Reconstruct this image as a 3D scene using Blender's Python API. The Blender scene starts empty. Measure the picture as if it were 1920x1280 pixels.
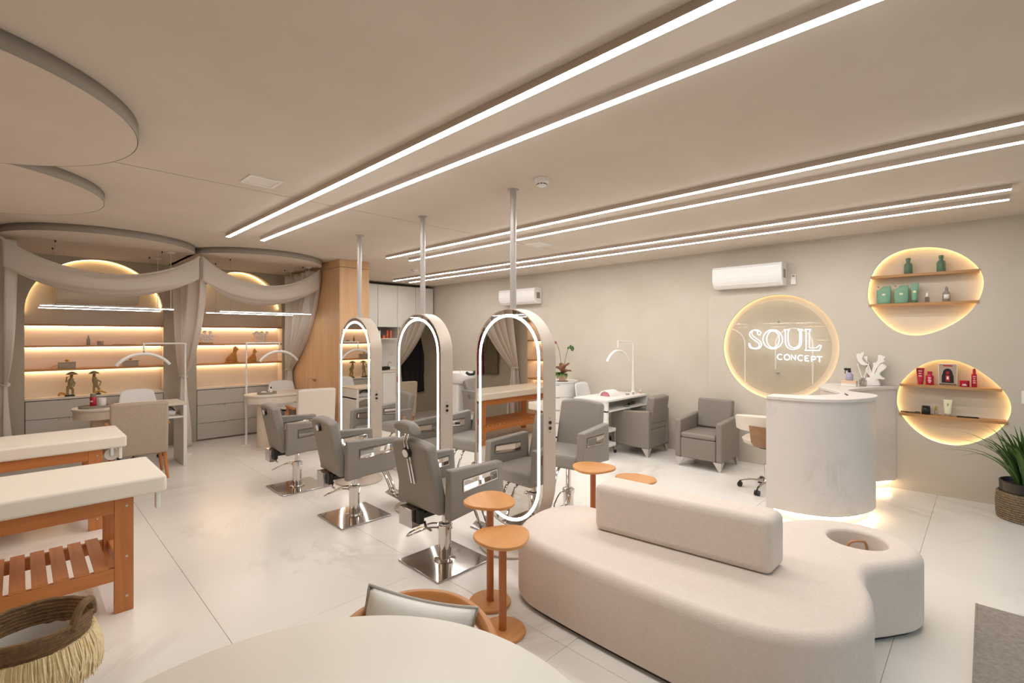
import bpy, bmesh, math, random
from mathutils import Vector, Matrix

random.seed(7)
PI = math.pi
scene = bpy.context.scene
COL = scene.collection

# ------------------------------------------------------------------ camera
cam_data = bpy.data.cameras.new('camera')
cam_data.lens = 17.0
cam_data.sensor_width = 36.0
cam_data.shift_y = -9 / 1920
cam_data.clip_start = 0.05
camera = bpy.data.objects.new('camera', cam_data)
camera.location = (0, 0, 1.6)
camera.rotation_euler = (PI / 2, 0, -math.radians(45.57))
COL.objects.link(camera)
scene.camera = camera

# ------------------------------------------------------------------ world / exposure
world = bpy.data.worlds.new('world')
scene.world = world
world.use_nodes = True
wn = world.node_tree.nodes['Background']
wn.inputs[0].default_value = (0.82, 0.91, 1.0, 1)
wn.inputs[1].default_value = 1.4
scene.view_settings.view_transform = 'Standard'
scene.view_settings.look = 'None'
scene.view_settings.gamma = 1.0
scene.view_settings.use_curve_mapping = False
scene.view_settings.exposure = 0.1

LED_STRIP = 35.0      # ceiling strips
LED_WARM = 23.0       # shelf and niche strips
LED_MIRROR = 8.0
LED_PENDANT = 38.0

ROOM = dict(x0=-1.35, x1=6.5, y0=-2.2, y1=8.6, h=2.73)

# ------------------------------------------------------------------ materials
def lin(h):
    h = h.lstrip('#')
    o = []
    for i in (0, 2, 4):
        c = int(h[i:i + 2], 16) / 255
        o.append(c / 12.92 if c <= 0.04045 else ((c + 0.055) / 1.055) ** 2.4)
    return (*o, 1)

def new_mat(name):
    m = bpy.data.materials.new(name)
    m.use_nodes = True
    nt = m.node_tree
    return m, nt, nt.nodes['Principled BSDF']

def coords(nt, mode, scale):
    if mode == 'World':
        g = nt.nodes.new('ShaderNodeNewGeometry')
        src = g.outputs['Position']
    else:
        g = nt.nodes.new('ShaderNodeTexCoord')
        src = g.outputs['Object']
    mp = nt.nodes.new('ShaderNodeMapping')
    mp.inputs['Scale'].default_value = scale
    nt.links.new(src, mp.inputs['Vector'])
    return mp.outputs['Vector']

def noise(nt, vec, scale, detail=4, rough=0.55, dist=0.0):
    n = nt.nodes.new('ShaderNodeTexNoise')
    n.inputs['Scale'].default_value = scale
    n.inputs['Detail'].default_value = detail
    n.inputs['Roughness'].default_value = rough
    n.inputs['Distortion'].default_value = dist
    nt.links.new(vec, n.inputs['Vector'])
    return n.outputs['Fac']

def ramp(nt, fac, stops):
    r = nt.nodes.new('ShaderNodeValToRGB')
    e = r.color_ramp.elements
    while len(e) < len(stops):
        e.new(0.5)
    for k, (p, c) in enumerate(stops):
        e[k].position = p
        e[k].color = c if isinstance(c, tuple) else lin(c)
    nt.links.new(fac, r.inputs['Fac'])
    return r.outputs['Color']

def bump(nt, bsdf, fac, strength, dist=0.01):
    b = nt.nodes.new('ShaderNodeBump')
    b.inputs['Strength'].default_value = strength
    b.inputs['Distance'].default_value = dist
    nt.links.new(fac, b.inputs['Height'])
    nt.links.new(b.outputs['Normal'], bsdf.inputs['Normal'])

def plain(name, col, rough=0.5, metal=0.0, var=None, vscale=6.0, bmp=0.0, bscale=200.0, spec=0.5, mode='Object', coat=0.0):
    m, nt, b = new_mat(name)
    b.inputs['Base Color'].default_value = lin(col)
    b.inputs['Roughness'].default_value = rough
    b.inputs['Metallic'].default_value = metal
    b.inputs['Specular IOR Level'].default_value = spec
    b.inputs['Coat Weight'].default_value = coat
    v = coords(nt, mode, (1, 1, 1))
    if var:
        f = noise(nt, v, vscale, 5, 0.6, 0.4)
        nt.links.new(ramp(nt, f, [(0.3, col), (0.72, var)]), b.inputs['Base Color'])
    if bmp:
        bump(nt, b, noise(nt, v, bscale, 3), bmp, 0.004)
    return m

def emit(name, col, strength):
    m = bpy.data.materials.new(name)
    m.use_nodes = True
    nt = m.node_tree
    nt.nodes.remove(nt.nodes['Principled BSDF'])
    e = nt.nodes.new('ShaderNodeEmission')
    e.inputs[0].default_value = col if isinstance(col, tuple) else lin(col)
    e.inputs[1].default_value = strength
    nt.links.new(e.outputs[0], nt.nodes['Material Output'].inputs[0])
    m.cycles.emission_sampling = 'NONE' if name == 'neon_white' else 'FRONT'
    return m

def wood(name, dark, light, axis=0, rough=0.42, scale=1.0):
    m, nt, b = new_mat(name)
    s = [14.0, 14.0, 14.0]
    s[axis] = 0.9
    v = coords(nt, 'Object', tuple(x * scale for x in s))
    f = noise(nt, v, 1.6, 6, 0.62, 0.8)
    nt.links.new(ramp(nt, f, [(0.28, dark), (0.7, light)]), b.inputs['Base Color'])
    b.inputs['Roughness'].default_value = rough
    bump(nt, b, f, 0.06, 0.002)
    return m

def marble(name, base, vein, rough=0.22, scale=0.55, amount=0.5, bmp=0.0):
    m, nt, b = new_mat(name)
    v = coords(nt, 'World', (1, 1, 1))
    n1 = noise(nt, v, scale, 9, 0.62, 1.6)
    a = nt.nodes.new('ShaderNodeMath'); a.operation = 'SUBTRACT'; a.inputs[1].default_value = 0.5
    nt.links.new(n1, a.inputs[0])
    ab = nt.nodes.new('ShaderNodeMath'); ab.operation = 'ABSOLUTE'
    nt.links.new(a.outputs[0], ab.inputs[0])
    c1 = ramp(nt, ab.outputs[0], [(0.0, vein), (0.035, base)])
    n2 = noise(nt, v, scale * 2.2, 4, 0.5)
    mask = ramp(nt, n2, [(0.46, (0, 0, 0, 1)), (0.72, (amount, amount, amount, 1))])
    mx = nt.nodes.new('ShaderNodeMix'); mx.data_type = 'RGBA'
    mx.inputs['A'].default_value = lin(base)
    nt.links.new(mask, mx.inputs['Factor'])
    nt.links.new(c1, mx.inputs['B'])
    nt.links.new(mx.outputs['Result'], b.inputs['Base Color'])
    b.inputs['Roughness'].default_value = rough
    return m

def clear(name, tint, fres=1.45, rough=0.02):
    m = bpy.data.materials.new(name)
    m.use_nodes = True
    nt = m.node_tree
    nt.nodes.remove(nt.nodes['Principled BSDF'])
    t = nt.nodes.new('ShaderNodeBsdfTransparent'); t.inputs[0].default_value = lin(tint)
    g = nt.nodes.new('ShaderNodeBsdfGlossy'); g.inputs['Roughness'].default_value = rough
    f = nt.nodes.new('ShaderNodeFresnel'); f.inputs[0].default_value = fres
    gm = nt.nodes.new('ShaderNodeNewGeometry')
    iv = nt.nodes.new('ShaderNodeMath'); iv.operation = 'SUBTRACT'; iv.inputs[0].default_value = 1.0
    nt.links.new(gm.outputs['Backfacing'], iv.inputs[1])
    ml = nt.nodes.new('ShaderNodeMath'); ml.operation = 'MULTIPLY'
    nt.links.new(f.outputs[0], ml.inputs[0]); nt.links.new(iv.outputs[0], ml.inputs[1])
    mx = nt.nodes.new('ShaderNodeMixShader')
    nt.links.new(ml.outputs[0], mx.inputs[0]); nt.links.new(t.outputs[0], mx.inputs[1]); nt.links.new(g.outputs[0], mx.inputs[2])
    nt.links.new(mx.outputs[0], nt.nodes['Material Output'].inputs[0])
    return m

def cloth(name, col, trans=0.35):
    m = bpy.data.materials.new(name)
    m.use_nodes = True
    nt = m.node_tree
    b = nt.nodes['Principled BSDF']
    b.inputs['Base Color'].default_value = lin(col)
    b.inputs['Roughness'].default_value = 0.9
    b.inputs['Specular IOR Level'].default_value = 0.1
    t = nt.nodes.new('ShaderNodeBsdfTranslucent'); t.inputs[0].default_value = lin(col)
    mx = nt.nodes.new('ShaderNodeMixShader'); mx.inputs[0].default_value = trans
    v = coords(nt, 'Object', (1, 1, 1))
    bump(nt, b, noise(nt, v, 420, 2), 0.12, 0.002)
    nt.links.new(b.outputs[0], mx.inputs[1]); nt.links.new(t.outputs[0], mx.inputs[2])
    nt.links.new(mx.outputs[0], nt.nodes['Material Output'].inputs[0])
    return m

M = {}
M['ceiling'] = plain('ceiling_plaster', 'dbcfc2', 0.9, var='d3c6b8', vscale=1.1, bmp=0.05, bscale=30, spec=0.2, mode='World')
M['soffit_edge'] = plain('soffit_edge_shade', 'a39b90', 0.9, spec=0.2)  # darker grey puts shade into the lobe faces' colour
M['wall'] = plain('wall_plaster', 'cec5b8', 0.85, var='c5bbad', vscale=1.3, bmp=0.05, bscale=25, spec=0.25, mode='World')
M['wall_grey'] = plain('grey_plaster', 'b8ad9c', 0.85, var='afa492', vscale=1.5, bmp=0.04, bscale=25, spec=0.25, mode='World')
M['niche_back'] = plain('niche_plaster', 'd8cdbd', 0.8, var='cfc3b2', vscale=2, mode='World')
M['shelf_back'] = plain('shelf_back_panel', 'e3d6c4', 0.75, var='dccdb9', vscale=2, mode='World')
M['tile'] = marble('marble_floor_tile', 'eae5de', 'b5aa9b', 0.22, 0.42, 0.42)
M['grout'] = plain('grout', 'dcd6cd', 0.9)
M['desk_stone'] = marble('desk_marble', 'd8d0ca', 'b7aea6', 0.38, 0.8, 0.45)
M['white_marble'] = marble('backsplash_marble', 'dedad4', '8d857b', 0.25, 1.6, 0.7)
M['wood_panel'] = wood('oak_panel', 'cca074', 'd9b086', 2, 0.5, 0.6)
M['shelf_wood'] = wood('shelf_oak', 'a87443', 'bd8a55', 0, 0.5, 0.8)
M['shelf_wood_y'] = wood('niche_shelf_oak', 'a87a4c', 'bb8e5e', 1, 0.5, 0.8)
M['table_wood'] = wood('orange_pine', 'b36c38', 'cc864a', 0, 0.45, 0.7)
M['table_wood_y'] = wood('orange_pine_cross', 'b8723c', 'd08c52', 1, 0.45, 0.7)
M['table_wood_z'] = wood('orange_pine_upright', 'b36b38', 'ca844a', 2, 0.45, 0.7)
M['beech'] = wood('beech_top', 'c8884c', 'd79c60', 0, 0.4, 0.8)
M['beech_z'] = wood('beech_post', 'a85f2c', 'bb7038', 2, 0.38, 0.8)
M['chair_wood'] = wood('steamed_beech', 'b5743c', 'c6874c', 0, 0.35, 0.5)
M['brown_wood'] = wood('walnut_shell', '8e6846', 'a57d58', 0, 0.4, 0.8)
M['grey_vinyl'] = plain('grey_vinyl', '8a837b', 0.52, bmp=0.06, bscale=350, spec=0.4)
M['grey_vinyl_2'] = plain('taupe_vinyl', '857c73', 0.5, bmp=0.05, bscale=350, spec=0.4)
M['chrome'] = plain('chrome', 'd8d4d0', 0.07, 1.0)
M['chrome_plate'] = plain('polished_plate', 'c2bdbb', 0.10, 1.0)
M['brushed'] = plain('brushed_steel', 'c4bfba', 0.28, 1.0)
M['black'] = plain('black_plastic', '191614', 0.4)
M['dark'] = plain('dark_gap', '3a332c', 0.8)
M['white_plastic'] = plain('white_plastic', 'ece9e5', 0.35)
M['white_paint'] = plain('white_lacquer', 'e6e2dc', 0.4)
M['cab_white'] = plain('cabinet_white', 'd8d4cd', 0.42)
M['cab_grey'] = plain('cabinet_grey', 'c2bab0', 0.5)
M['counter'] = plain('pale_counter', 'd9cfc2', 0.35, var='d0c5b6', vscale=4)
M['frame'] = plain('mirror_frame_satin', 'c3b4a6', 0.38, 0.15)
M['pole'] = plain('grey_pole', 'bdb6b0', 0.3, 0.25)
M['mirror'] = plain('mirror_glass', 'f0eeea', 0.0, 1.0)
M['boucle'] = plain('boucle_upholstery', 'e2d5cb', 0.95, var='dbcdc2', vscale=60, bmp=0.5, bscale=170, spec=0.15)
M['mattress'] = plain('cream_vinyl', 'ebe2d5', 0.55, bmp=0.03, bscale=200)
M['linen'] = plain('beige_linen', 'b9aa98', 0.9, var='ad9d8b', vscale=70, bmp=0.25, bscale=260, spec=0.15)
M['linen_light'] = plain('cream_leather', 'd6cabb', 0.7, bmp=0.1, bscale=200)
M['pillow'] = plain('white_cotton', 'eae6df', 0.9, bmp=0.12, bscale=120, spec=0.15)
M['piping'] = plain('grey_piping', 'b9b3aa', 0.8)
M['tabletop'] = plain('cream_laminate', 'e3ddd2', 0.4)
M['travertine'] = marble('travertine', 'd3c3ad', 'a8937a', 0.6, 5.0, 0.8)
M['curtain'] = cloth('sheer_curtain', 'f1e9e1', 0.42)
M['led'] = emit('led_white', (1.0, 0.99, 0.97, 1), LED_STRIP)
M['led_mirror'] = emit('led_mirror', (1.0, 0.93, 0.87, 1), LED_MIRROR)
M['led_warm'] = emit('led_warm', (1.0, 0.73, 0.45, 1), LED_WARM)
M['led_yellow'] = emit('led_amber', (1.0, 0.68, 0.30, 1), LED_WARM * 0.42)
M['led_pendant'] = emit('led_pendant', (1.0, 0.97, 0.93, 1), LED_PENDANT)
M['neon'] = emit('neon_white', (0.96, 0.96, 1.0, 1), 5.0)
M['glass'] = clear('window_glass', 'eef4f4')
M['acrylic'] = clear('clear_acrylic', 'f7f6f3', 1.49)
M['clear_bottle'] = clear('clear_bottle', 'd9d6d2', 1.4)
M['green'] = plain('sage_green', '6f9c7e', 0.4)
M['green_dark'] = plain('deep_sage', '54745c', 0.45)
M['red'] = plain('cherry_red', 'b01531', 0.3)
M['coral'] = plain('coral_plastic', 'dd6748', 0.4)
M['print_white'] = plain('print_white', 'e8e0d8', 0.5)
M['gold'] = plain('gold', 'c79a4c', 0.3, 0.8)
M['cream_tube'] = plain('cream_tube', 'dcd7b4', 0.4)
M['taupe_bottle'] = plain('taupe_bottle', '8f8379', 0.3)
M['leaf'] = plain('leaf_green', '3f6130', 0.45, var='5c7f3e', vscale=9)
M['leaf_light'] = plain('leaf_lime', '7d9c3c', 0.45)
M['leaf_brown'] = plain('leaf_brown', 'a5745a', 0.6, var='8b5c44', vscale=12)
M['magenta'] = plain('orchid_petal', '9c1f45', 0.5)
M['wicker'] = plain('dark_wicker', '5f4630', 0.75, var='83643f', vscale=55, bmp=0.6, bscale=90)
M['weave'] = plain('seagrass_weave', '54463a', 0.8, var='a08a6c', vscale=75, bmp=0.8, bscale=110)
M['raffia'] = plain('raffia', 'ead9b2', 0.85, var='d9c08c', vscale=40)
M['rope_white'] = plain('white_rope', 'cfc8c0', 0.85, bmp=0.4, bscale=60)
M['rug'] = plain('grey_rug', 'a79d93', 0.95, var='8b8178', vscale=45, bmp=0.8, bscale=220, spec=0.1)
M['cat'] = plain('cat_terracotta', 'cf9040', 0.5, var='a8682a', vscale=30)
M['figurine'] = plain('figurine_green', '6a6f52', 0.6, var='b08f5c', vscale=40)
M['coral_white'] = plain('coral_ceramic', 'ebe6df', 0.4)
M['tan'] = plain('tan_leather', 'b5835a', 0.5)
M['stone_box'] = plain('greige_box', 'a89684', 0.6)
M['silver'] = plain('champagne_metal', 'c9bfae', 0.3, 0.8)
M['peach'] = plain('peach_pot', 'e2bfa0', 0.6)
M['pink'] = plain('pink_plastic', 'd98a94', 0.4)
M['grey_tray'] = plain('stone_tray', 'a39a88', 0.6, var='8d8574', vscale=30)
M['cloth_black'] = plain('black_gown', '1b1818', 0.8)
M['cloth_red'] = plain('wine_jacket', '8b2438', 0.8)
M['cloth_khaki'] = plain('khaki_jacket', '6b6047', 0.85)
M['ac_cream'] = plain('cream_ac', 'd6c9b6', 0.5)
M['lilac'] = plain('lilac_cushion', 'a29db0', 0.6)

# ------------------------------------------------------------------ mesh builder
class MB:
    def __init__(s):
        s.v = []; s.f = []
    def add(s, vs, fs):
        o = len(s.v)
        s.v += [tuple(x) for x in vs]
        s.f += [tuple(i + o for i in f) for f in fs]
        return s
    def box(s, c, d, rz=0.0, ry=0.0, rx=0.0):
        R = Matrix.Rotation(rz, 3, 'Z') @ Matrix.Rotation(ry, 3, 'Y') @ Matrix.Rotation(rx, 3, 'X')
        vs = [Vector(c) + R @ Vector((d[0] * i / 2, d[1] * j / 2, d[2] * k / 2)) for i in (-1, 1) for j in (-1, 1) for k in (-1, 1)]
        return s.add(vs, [(0, 1, 3, 2), (4, 6, 7, 5), (0, 4, 5, 1), (2, 3, 7, 6), (0, 2, 6, 4), (1, 5, 7, 3)])
    def b2(s, x0, x1, y0, y1, z0, z1):
        return s.box(((x0 + x1) / 2, (y0 + y1) / 2, (z0 + z1) / 2), (x1 - x0, y1 - y0, z1 - z0))
    def loft(s, rings, close=True, caps=True):
        n = len(rings[0]); vs = [p for r in rings for p in r]; fs = []
        for i in range(len(rings) - 1):
            for j in range(n if close else n - 1):
                k = (j + 1) % n
                fs.append((i * n + j, i * n + k, (i + 1) * n + k, (i + 1) * n + j))
        if caps:
            fs.append(tuple(range(n - 1, -1, -1)))
            fs.append(tuple((len(rings) - 1) * n + j for j in range(n)))
        return s.add(vs, fs)
    def tube(s, pts, r, n=8, closed=False):
        pts = [Vector(p) for p in pts]
        m = len(pts)
        rr = r if isinstance(r, (list, tuple)) else [r] * m
        tang = []
        for i in range(m):
            if closed:
                t = pts[(i + 1) % m] - pts[i - 1]
            else:
                t = pts[min(i + 1, m - 1)] - pts[max(i - 1, 0)]
            tang.append(t.normalized() if t.length > 1e-9 else Vector((0, 0, 1)))
        up = Vector((0, 0, 1)) if abs(tang[0].z) < 0.9 else Vector((1, 0, 0))
        x = tang[0].cross(up).normalized()
        rings = []
        for i in range(m):
            x = (x - tang[i] * x.dot(tang[i]))
            x = x.normalized() if x.length > 1e-9 else tang[i].orthogonal().normalized()
            y = tang[i].cross(x)
            rings.append([pts[i] + (x * math.cos(2 * PI * j / n) + y * math.sin(2 * PI * j / n)) * rr[i] for j in range(n)])
        if closed:
            rings.append(rings[0])
            return s.loft(rings, True, False)
        return s.loft(rings, True, True)
    def cyl(s, p0, p1, r0, r1=None, n=20):
        return s.tube([p0, p1], [r0, r0 if r1 is None else r1], n)
    def lathe(s, prof, c=(0, 0, 0), n=28, sx=1.0, sy=1.0):
        rings = [[(c[0] + max(r, 1e-4) * sx * math.cos(2 * PI * j / n), c[1] + max(r, 1e-4) * sy * math.sin(2 * PI * j / n), c[2] + z) for j in range(n)] for r, z in prof]
        return s.loft(rings, True, True)
    def ball(s, c, r, n=14, m=9):
        r = r if isinstance(r, (list, tuple)) else (r, r, r)
        rings = []
        for i in range(m + 1):
            a = -PI / 2 + PI * i / m
            k = max(math.cos(a), 1e-3)
            rings.append([(c[0] + r[0] * k * math.cos(2 * PI * j / n), c[1] + r[1] * k * math.sin(2 * PI * j / n), c[2] + r[2] * math.sin(a)) for j in range(n)])
        return s.loft(rings)
    def prism(s, loop, z0, z1, f=None):
        f = f or (lambda a, b, c: (a, b, c))
        return s.loft([[f(a, b, z0) for a, b in loop], [f(a, b, z1) for a, b in loop]])
    def sheet(s, fn, nu, nv):
        vs = [fn(i / nu, j / nv) for i in range(nu + 1) for j in range(nv + 1)]
        fs = [(i * (nv + 1) + j, (i + 1) * (nv + 1) + j, (i + 1) * (nv + 1) + j + 1, i * (nv + 1) + j + 1) for i in range(nu) for j in range(nv)]
        return s.add(vs, fs)
    def mesh(s, name, smooth=True, ang=35):
        me = bpy.data.meshes.new(name)
        me.from_pydata(s.v, [], s.f)
        bm = bmesh.new(); bm.from_mesh(me)
        bmesh.ops.remove_doubles(bm, verts=bm.verts, dist=2e-6)
        bmesh.ops.recalc_face_normals(bm, faces=bm.faces)
        bm.to_mesh(me); bm.free()
        if smooth:
            me.polygons.foreach_set('use_smooth', [True] * len(me.polygons))
            me.set_sharp_from_angle(angle=math.radians(ang))
        me.update()
        return me
    def build(s, name, mat, parent=None, bevel=0.0, seg=3, smooth=True, ang=35, solid=0.0, subd=0, loc=None, rot=None):
        return obj(name, s.mesh(name, smooth, ang), mat, parent, bevel, seg, solid, subd, loc, rot)

def obj(name, me, mat, parent=None, bevel=0.0, seg=3, solid=0.0, subd=0, loc=None, rot=None):
    o = bpy.data.objects.new(name, me)
    COL.objects.link(o)
    if mat is not None:
        me.materials.clear()
        me.materials.append(M[mat] if isinstance(mat, str) else mat)
    if parent: o.parent = parent
    if loc: o.location = loc
    if rot: o.rotation_euler = rot
    if solid:
        md = o.modifiers.new('solid', 'SOLIDIFY'); md.thickness = solid; md.offset = 0
    if subd:
        md = o.modifiers.new('sub', 'SUBSURF'); md.levels = subd; md.render_levels = subd
    if bevel:
        md = o.modifiers.new('bevel', 'BEVEL'); md.width = bevel; md.segments = seg
        md.limit_method = 'ANGLE'; md.angle_limit = math.radians(50); md.harden_normals = False
    return o

def thing(name, label, cat, loc=(0, 0, 0), rz=0.0, group=None):
    o = bpy.data.objects.new(name, None)
    o.empty_display_size = 0.1
    COL.objects.link(o)
    o.location = loc
    o.rotation_euler = (0, 0, rz)
    return tag(o, label, cat, group)

def tag(o, label, cat, group=None):
    o['label'] = label; o['category'] = cat
    if group: o['group'] = group
    return o

def struct(o, label=None):
    o['kind'] = 'structure'
    if label: o['label'] = label
    return o

def dup(root, loc, rz=None, label=None):
    r = root.copy(); COL.objects.link(r); r.location = loc
    if rz is not None: r.rotation_euler = (0, 0, rz)
    if label: r['label'] = label
    for ch in list(root.children):
        c = ch.copy(); COL.objects.link(c); c.parent = r
        for g in list(ch.children):
            d = g.copy(); COL.objects.link(d); d.parent = c
    return r

def catmull(pts, n=8, closed=True):
    m = len(pts); out = []
    P = [Vector(p) for p in pts]
    rng = range(m) if closed else range(m - 1)
    for i in rng:
        if closed:
            a, b, c, d = P[i - 1], P[i], P[(i + 1) % m], P[(i + 2) % m]
        else:
            a, b, c, d = P[max(i - 1, 0)], P[i], P[i + 1], P[min(i + 2, m - 1)]
        for k in range(n):
            t = k / n
            out.append(tuple(0.5 * ((2 * b) + (c - a) * t + (2 * a - 5 * b + 4 * c - d) * t * t + (3 * b - a - 3 * c + d) * t ** 3)))
    if not closed: out.append(tuple(P[-1]))
    return out

def offset_loop(loop, d):
    m = len(loop); out = []
    area = sum(loop[i][0] * loop[(i + 1) % m][1] - loop[(i + 1) % m][0] * loop[i][1] for i in range(m))
    sg = 1 if area > 0 else -1
    for i in range(m):
        p = Vector(loop[(i + 1) % m]) - Vector(loop[i - 1])
        nrm = Vector((p.y, -p.x)).normalized() * sg
        out.append((loop[i][0] + nrm.x * d, loop[i][1] + nrm.y * d))
    return out

def holed(mb, outer, holes, d0, d1, fmap):
    """a slab between depths d0 and d1 with holes cut through it"""
    bm = bmesh.new()
    def ring(loop):
        vs = [bm.verts.new((a, b, 0)) for a, b in loop]
        for i in range(len(vs)):
            bm.edges.new((vs[i], vs[(i + 1) % len(vs)]))
    ring(outer)
    for h in holes: ring(h)
    bmesh.ops.triangle_fill(bm, use_beauty=True, use_dissolve=False, edges=bm.edges[:])
    bm.verts.index_update()
    V = [v.co.copy() for v in bm.verts]; Fc = [[v.index for v in f.verts] for f in bm.faces]
    bm.free()
    for dd in (d0, d1):
        mb.add([fmap(v.x, v.y, dd) for v in V], Fc)
    for loop in [outer] + holes:
        mb.loft([[fmap(a, b, d0) for a, b in loop], [fmap(a, b, d1) for a, b in loop]], True, False)
    return mb

def recess(parent, loop, fmap, d0, d1, off, mat, led_mat=None, led_r=0.006, led_d=None, led_slice=None):
    big = offset_loop(loop, off) if off else loop
    mb = MB()
    mb.loft([[fmap(a, b, d0) for a, b in big], [fmap(a, b, d1) for a, b in big]], True, False)
    mb.add([fmap(a, b, d1) for a, b in big], [tuple(range(len(big)))])
    r = mb.build('niche_recess', mat, parent, ang=40)
    if led_mat:
        lp = offset_loop(loop, off * 0.55)
        if led_slice: lp = lp[led_slice[0]:led_slice[1]]
        t = MB().tube([fmap(a, b, led_d if led_d is not None else d0 + 0.015) for a, b in lp], led_r, 6, led_slice is None)
        t.build('led_strip', led_mat, r)
    return r

# ================================================================== THE SETTING
X0, X1, Y0, Y1, HC = ROOM['x0'], ROOM['x1'], ROOM['y0'], ROOM['y1'], ROOM['h']
YB = 9.25                                   # wall behind the kitchenette

# ---- floor with marble tiles
floor = struct(MB().b2(X0, 6.7, Y0, YB, -0.06, -0.012).build('floor', 'grout', smooth=False), 'white marble tile floor with fine grey veins')
xs = [X0] + [0.78 + 1.2 * k for k in range(-1, 5)] + [6.7]
ys = [Y0] + [0.35 + 1.2 * k for k in range(-2, 8)] + [YB]
tile_mesh = {}
for i in range(len(xs) - 1):
    for j in range(len(ys) - 1):
        w, d = round(xs[i + 1] - xs[i], 3), round(ys[j + 1] - ys[j], 3)
        if (w, d) not in tile_mesh:
            bx = MB(); g = 0.0009
            bx.loft([[(sx * (w / 2 - q), sy * (d / 2 - q), z) for sx, sy in ((-1, -1), (1, -1), (1, 1), (-1, 1))] for q, z in ((g, -0.012), (g, -0.0012), (g + 0.0012, 0))])
            tile_mesh[(w, d)] = bx.mesh('tile', False)
        obj('tile', tile_mesh[(w, d)], 'tile', floor, loc=((xs[i] + xs[i + 1]) / 2, (ys[j] + ys[j + 1]) / 2, 0))

# ---- ceiling: two plaster fields with a shadow joint, and the dropped round lobes
ceiling = struct(MB().b2(X0, 6.7, Y0, YB, HC + 0.015, HC + 0.08).build('ceiling', 'dark', smooth=False), 'taupe plaster ceiling with round dropped lobes')
MB().b2(X0, 6.7, Y0, 4.0235, HC, HC + 0.014).build('ceiling_panel', 'ceiling', ceiling, smooth=False)
MB().b2(X0, 6.7, 4.0335, YB, HC, HC + 0.014).build('ceiling_panel', 'ceiling', ceiling, smooth=False)
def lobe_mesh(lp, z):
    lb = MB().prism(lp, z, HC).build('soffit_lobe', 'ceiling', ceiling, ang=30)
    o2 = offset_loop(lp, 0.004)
    MB().loft([[(a, b, z - 0.0005) for a, b in o2[1:-1]], [(a, b, HC - 0.001) for a, b in o2[1:-1]]], False, False).build('edge_band', 'soffit_edge', lb, solid=0.004)  # band over the lobe face carries its painted-in shade
def lobe_left(cy, cx, r, z):
    lp = [(X0, cy - r)] + [(cx + r * math.cos(a), cy + r * math.sin(a)) for a in [(-PI / 2 + PI * k / 48) for k in range(49)]] + [(X0, cy + r)]
    lobe_mesh(lp, z)
def lobe_back(cx, cy, r, z):
    lp = [(cx - r, Y1)] + [(cx + r * math.cos(a), cy + r * math.sin(a)) for a in [(PI + PI * k / 48) for k in range(49)]] + [(cx + r, Y1)]
    lobe_mesh(lp, z)
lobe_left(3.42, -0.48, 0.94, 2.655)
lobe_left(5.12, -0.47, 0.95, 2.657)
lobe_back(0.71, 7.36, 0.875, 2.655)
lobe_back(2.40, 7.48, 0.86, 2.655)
# arched alcove openings share one outline builder
def arch(a0, a1, zbase, apex, n=32):
    r = (a1 - a0) / 2; c = (a0 + a1) / 2; sp = apex - r
    return [(a0, zbase), (a1, zbase)] + [(c + r * math.cos(PI * k / n), sp + r * math.sin(PI * k / n)) for k in range(n + 1)]

def arch_shelves(parent, a0, a1, fmap, wmat, zs, depth, axis):
    for z, led in zs:
        sh = MB(); pts = [fmap(a, 0, d) for a in (a0, a1) for d in (0.03, depth)]
        x = [p[0] for p in pts]; y = [p[1] for p in pts]
        sh.b2(min(x), max(x), min(y), max(y), z - 0.024, z)
        s = sh.build('shelf', wmat, parent, smooth=False)
        pts = [fmap(a, 0, d) for a in (a0 + 0.02, a1 - 0.02) for d in (depth - 0.034, depth - 0.022)]
        x = [p[0] for p in pts]; y = [p[1] for p in pts]
        MB().b2(min(x), max(x), min(y), max(y), z - 0.031, z - 0.0245).build('led_strip', 'led_warm', s, smooth=False)

SHELF_Z = [(1.765, 1), (1.485, 1), (1.18, 1)]
# ---- back wall with the two arched alcoves
fb = lambda a, b, d: (a, Y1 + d, b)
A1 = arch(0.05, 1.487, 0.0, 2.645); A2 = arch(1.90, 3.16, 0.0, 2.645)
mb = MB(); holed(mb, [(X0, 0.0), (3.3, 0.0), (3.3, HC), (X0, HC)], [[(a, max(b, 0.004)) for a, b in A1], [(a, max(b, 0.004)) for a, b in A2]], 0.0, 0.03, fb)
wall_back = struct(mb.build('wall_back', 'wall_grey', smooth=False), 'grey plaster back wall with two lit arched alcoves')
for A in (A1, A2):
    a0, a1 = A[0][0], A[1][0]
    r_ = recess(wall_back, [(a, max(b, 0.002)) for a, b in A], fb, 0.03, 0.30, 0.03, 'shelf_back', 'led_yellow', 0.005, 0.27, (3, len(A)))
    arch_shelves(r_, a0 - 0.028, a1 + 0.028, fb, 'shelf_wood', SHELF_Z, 0.298, 0)
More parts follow.
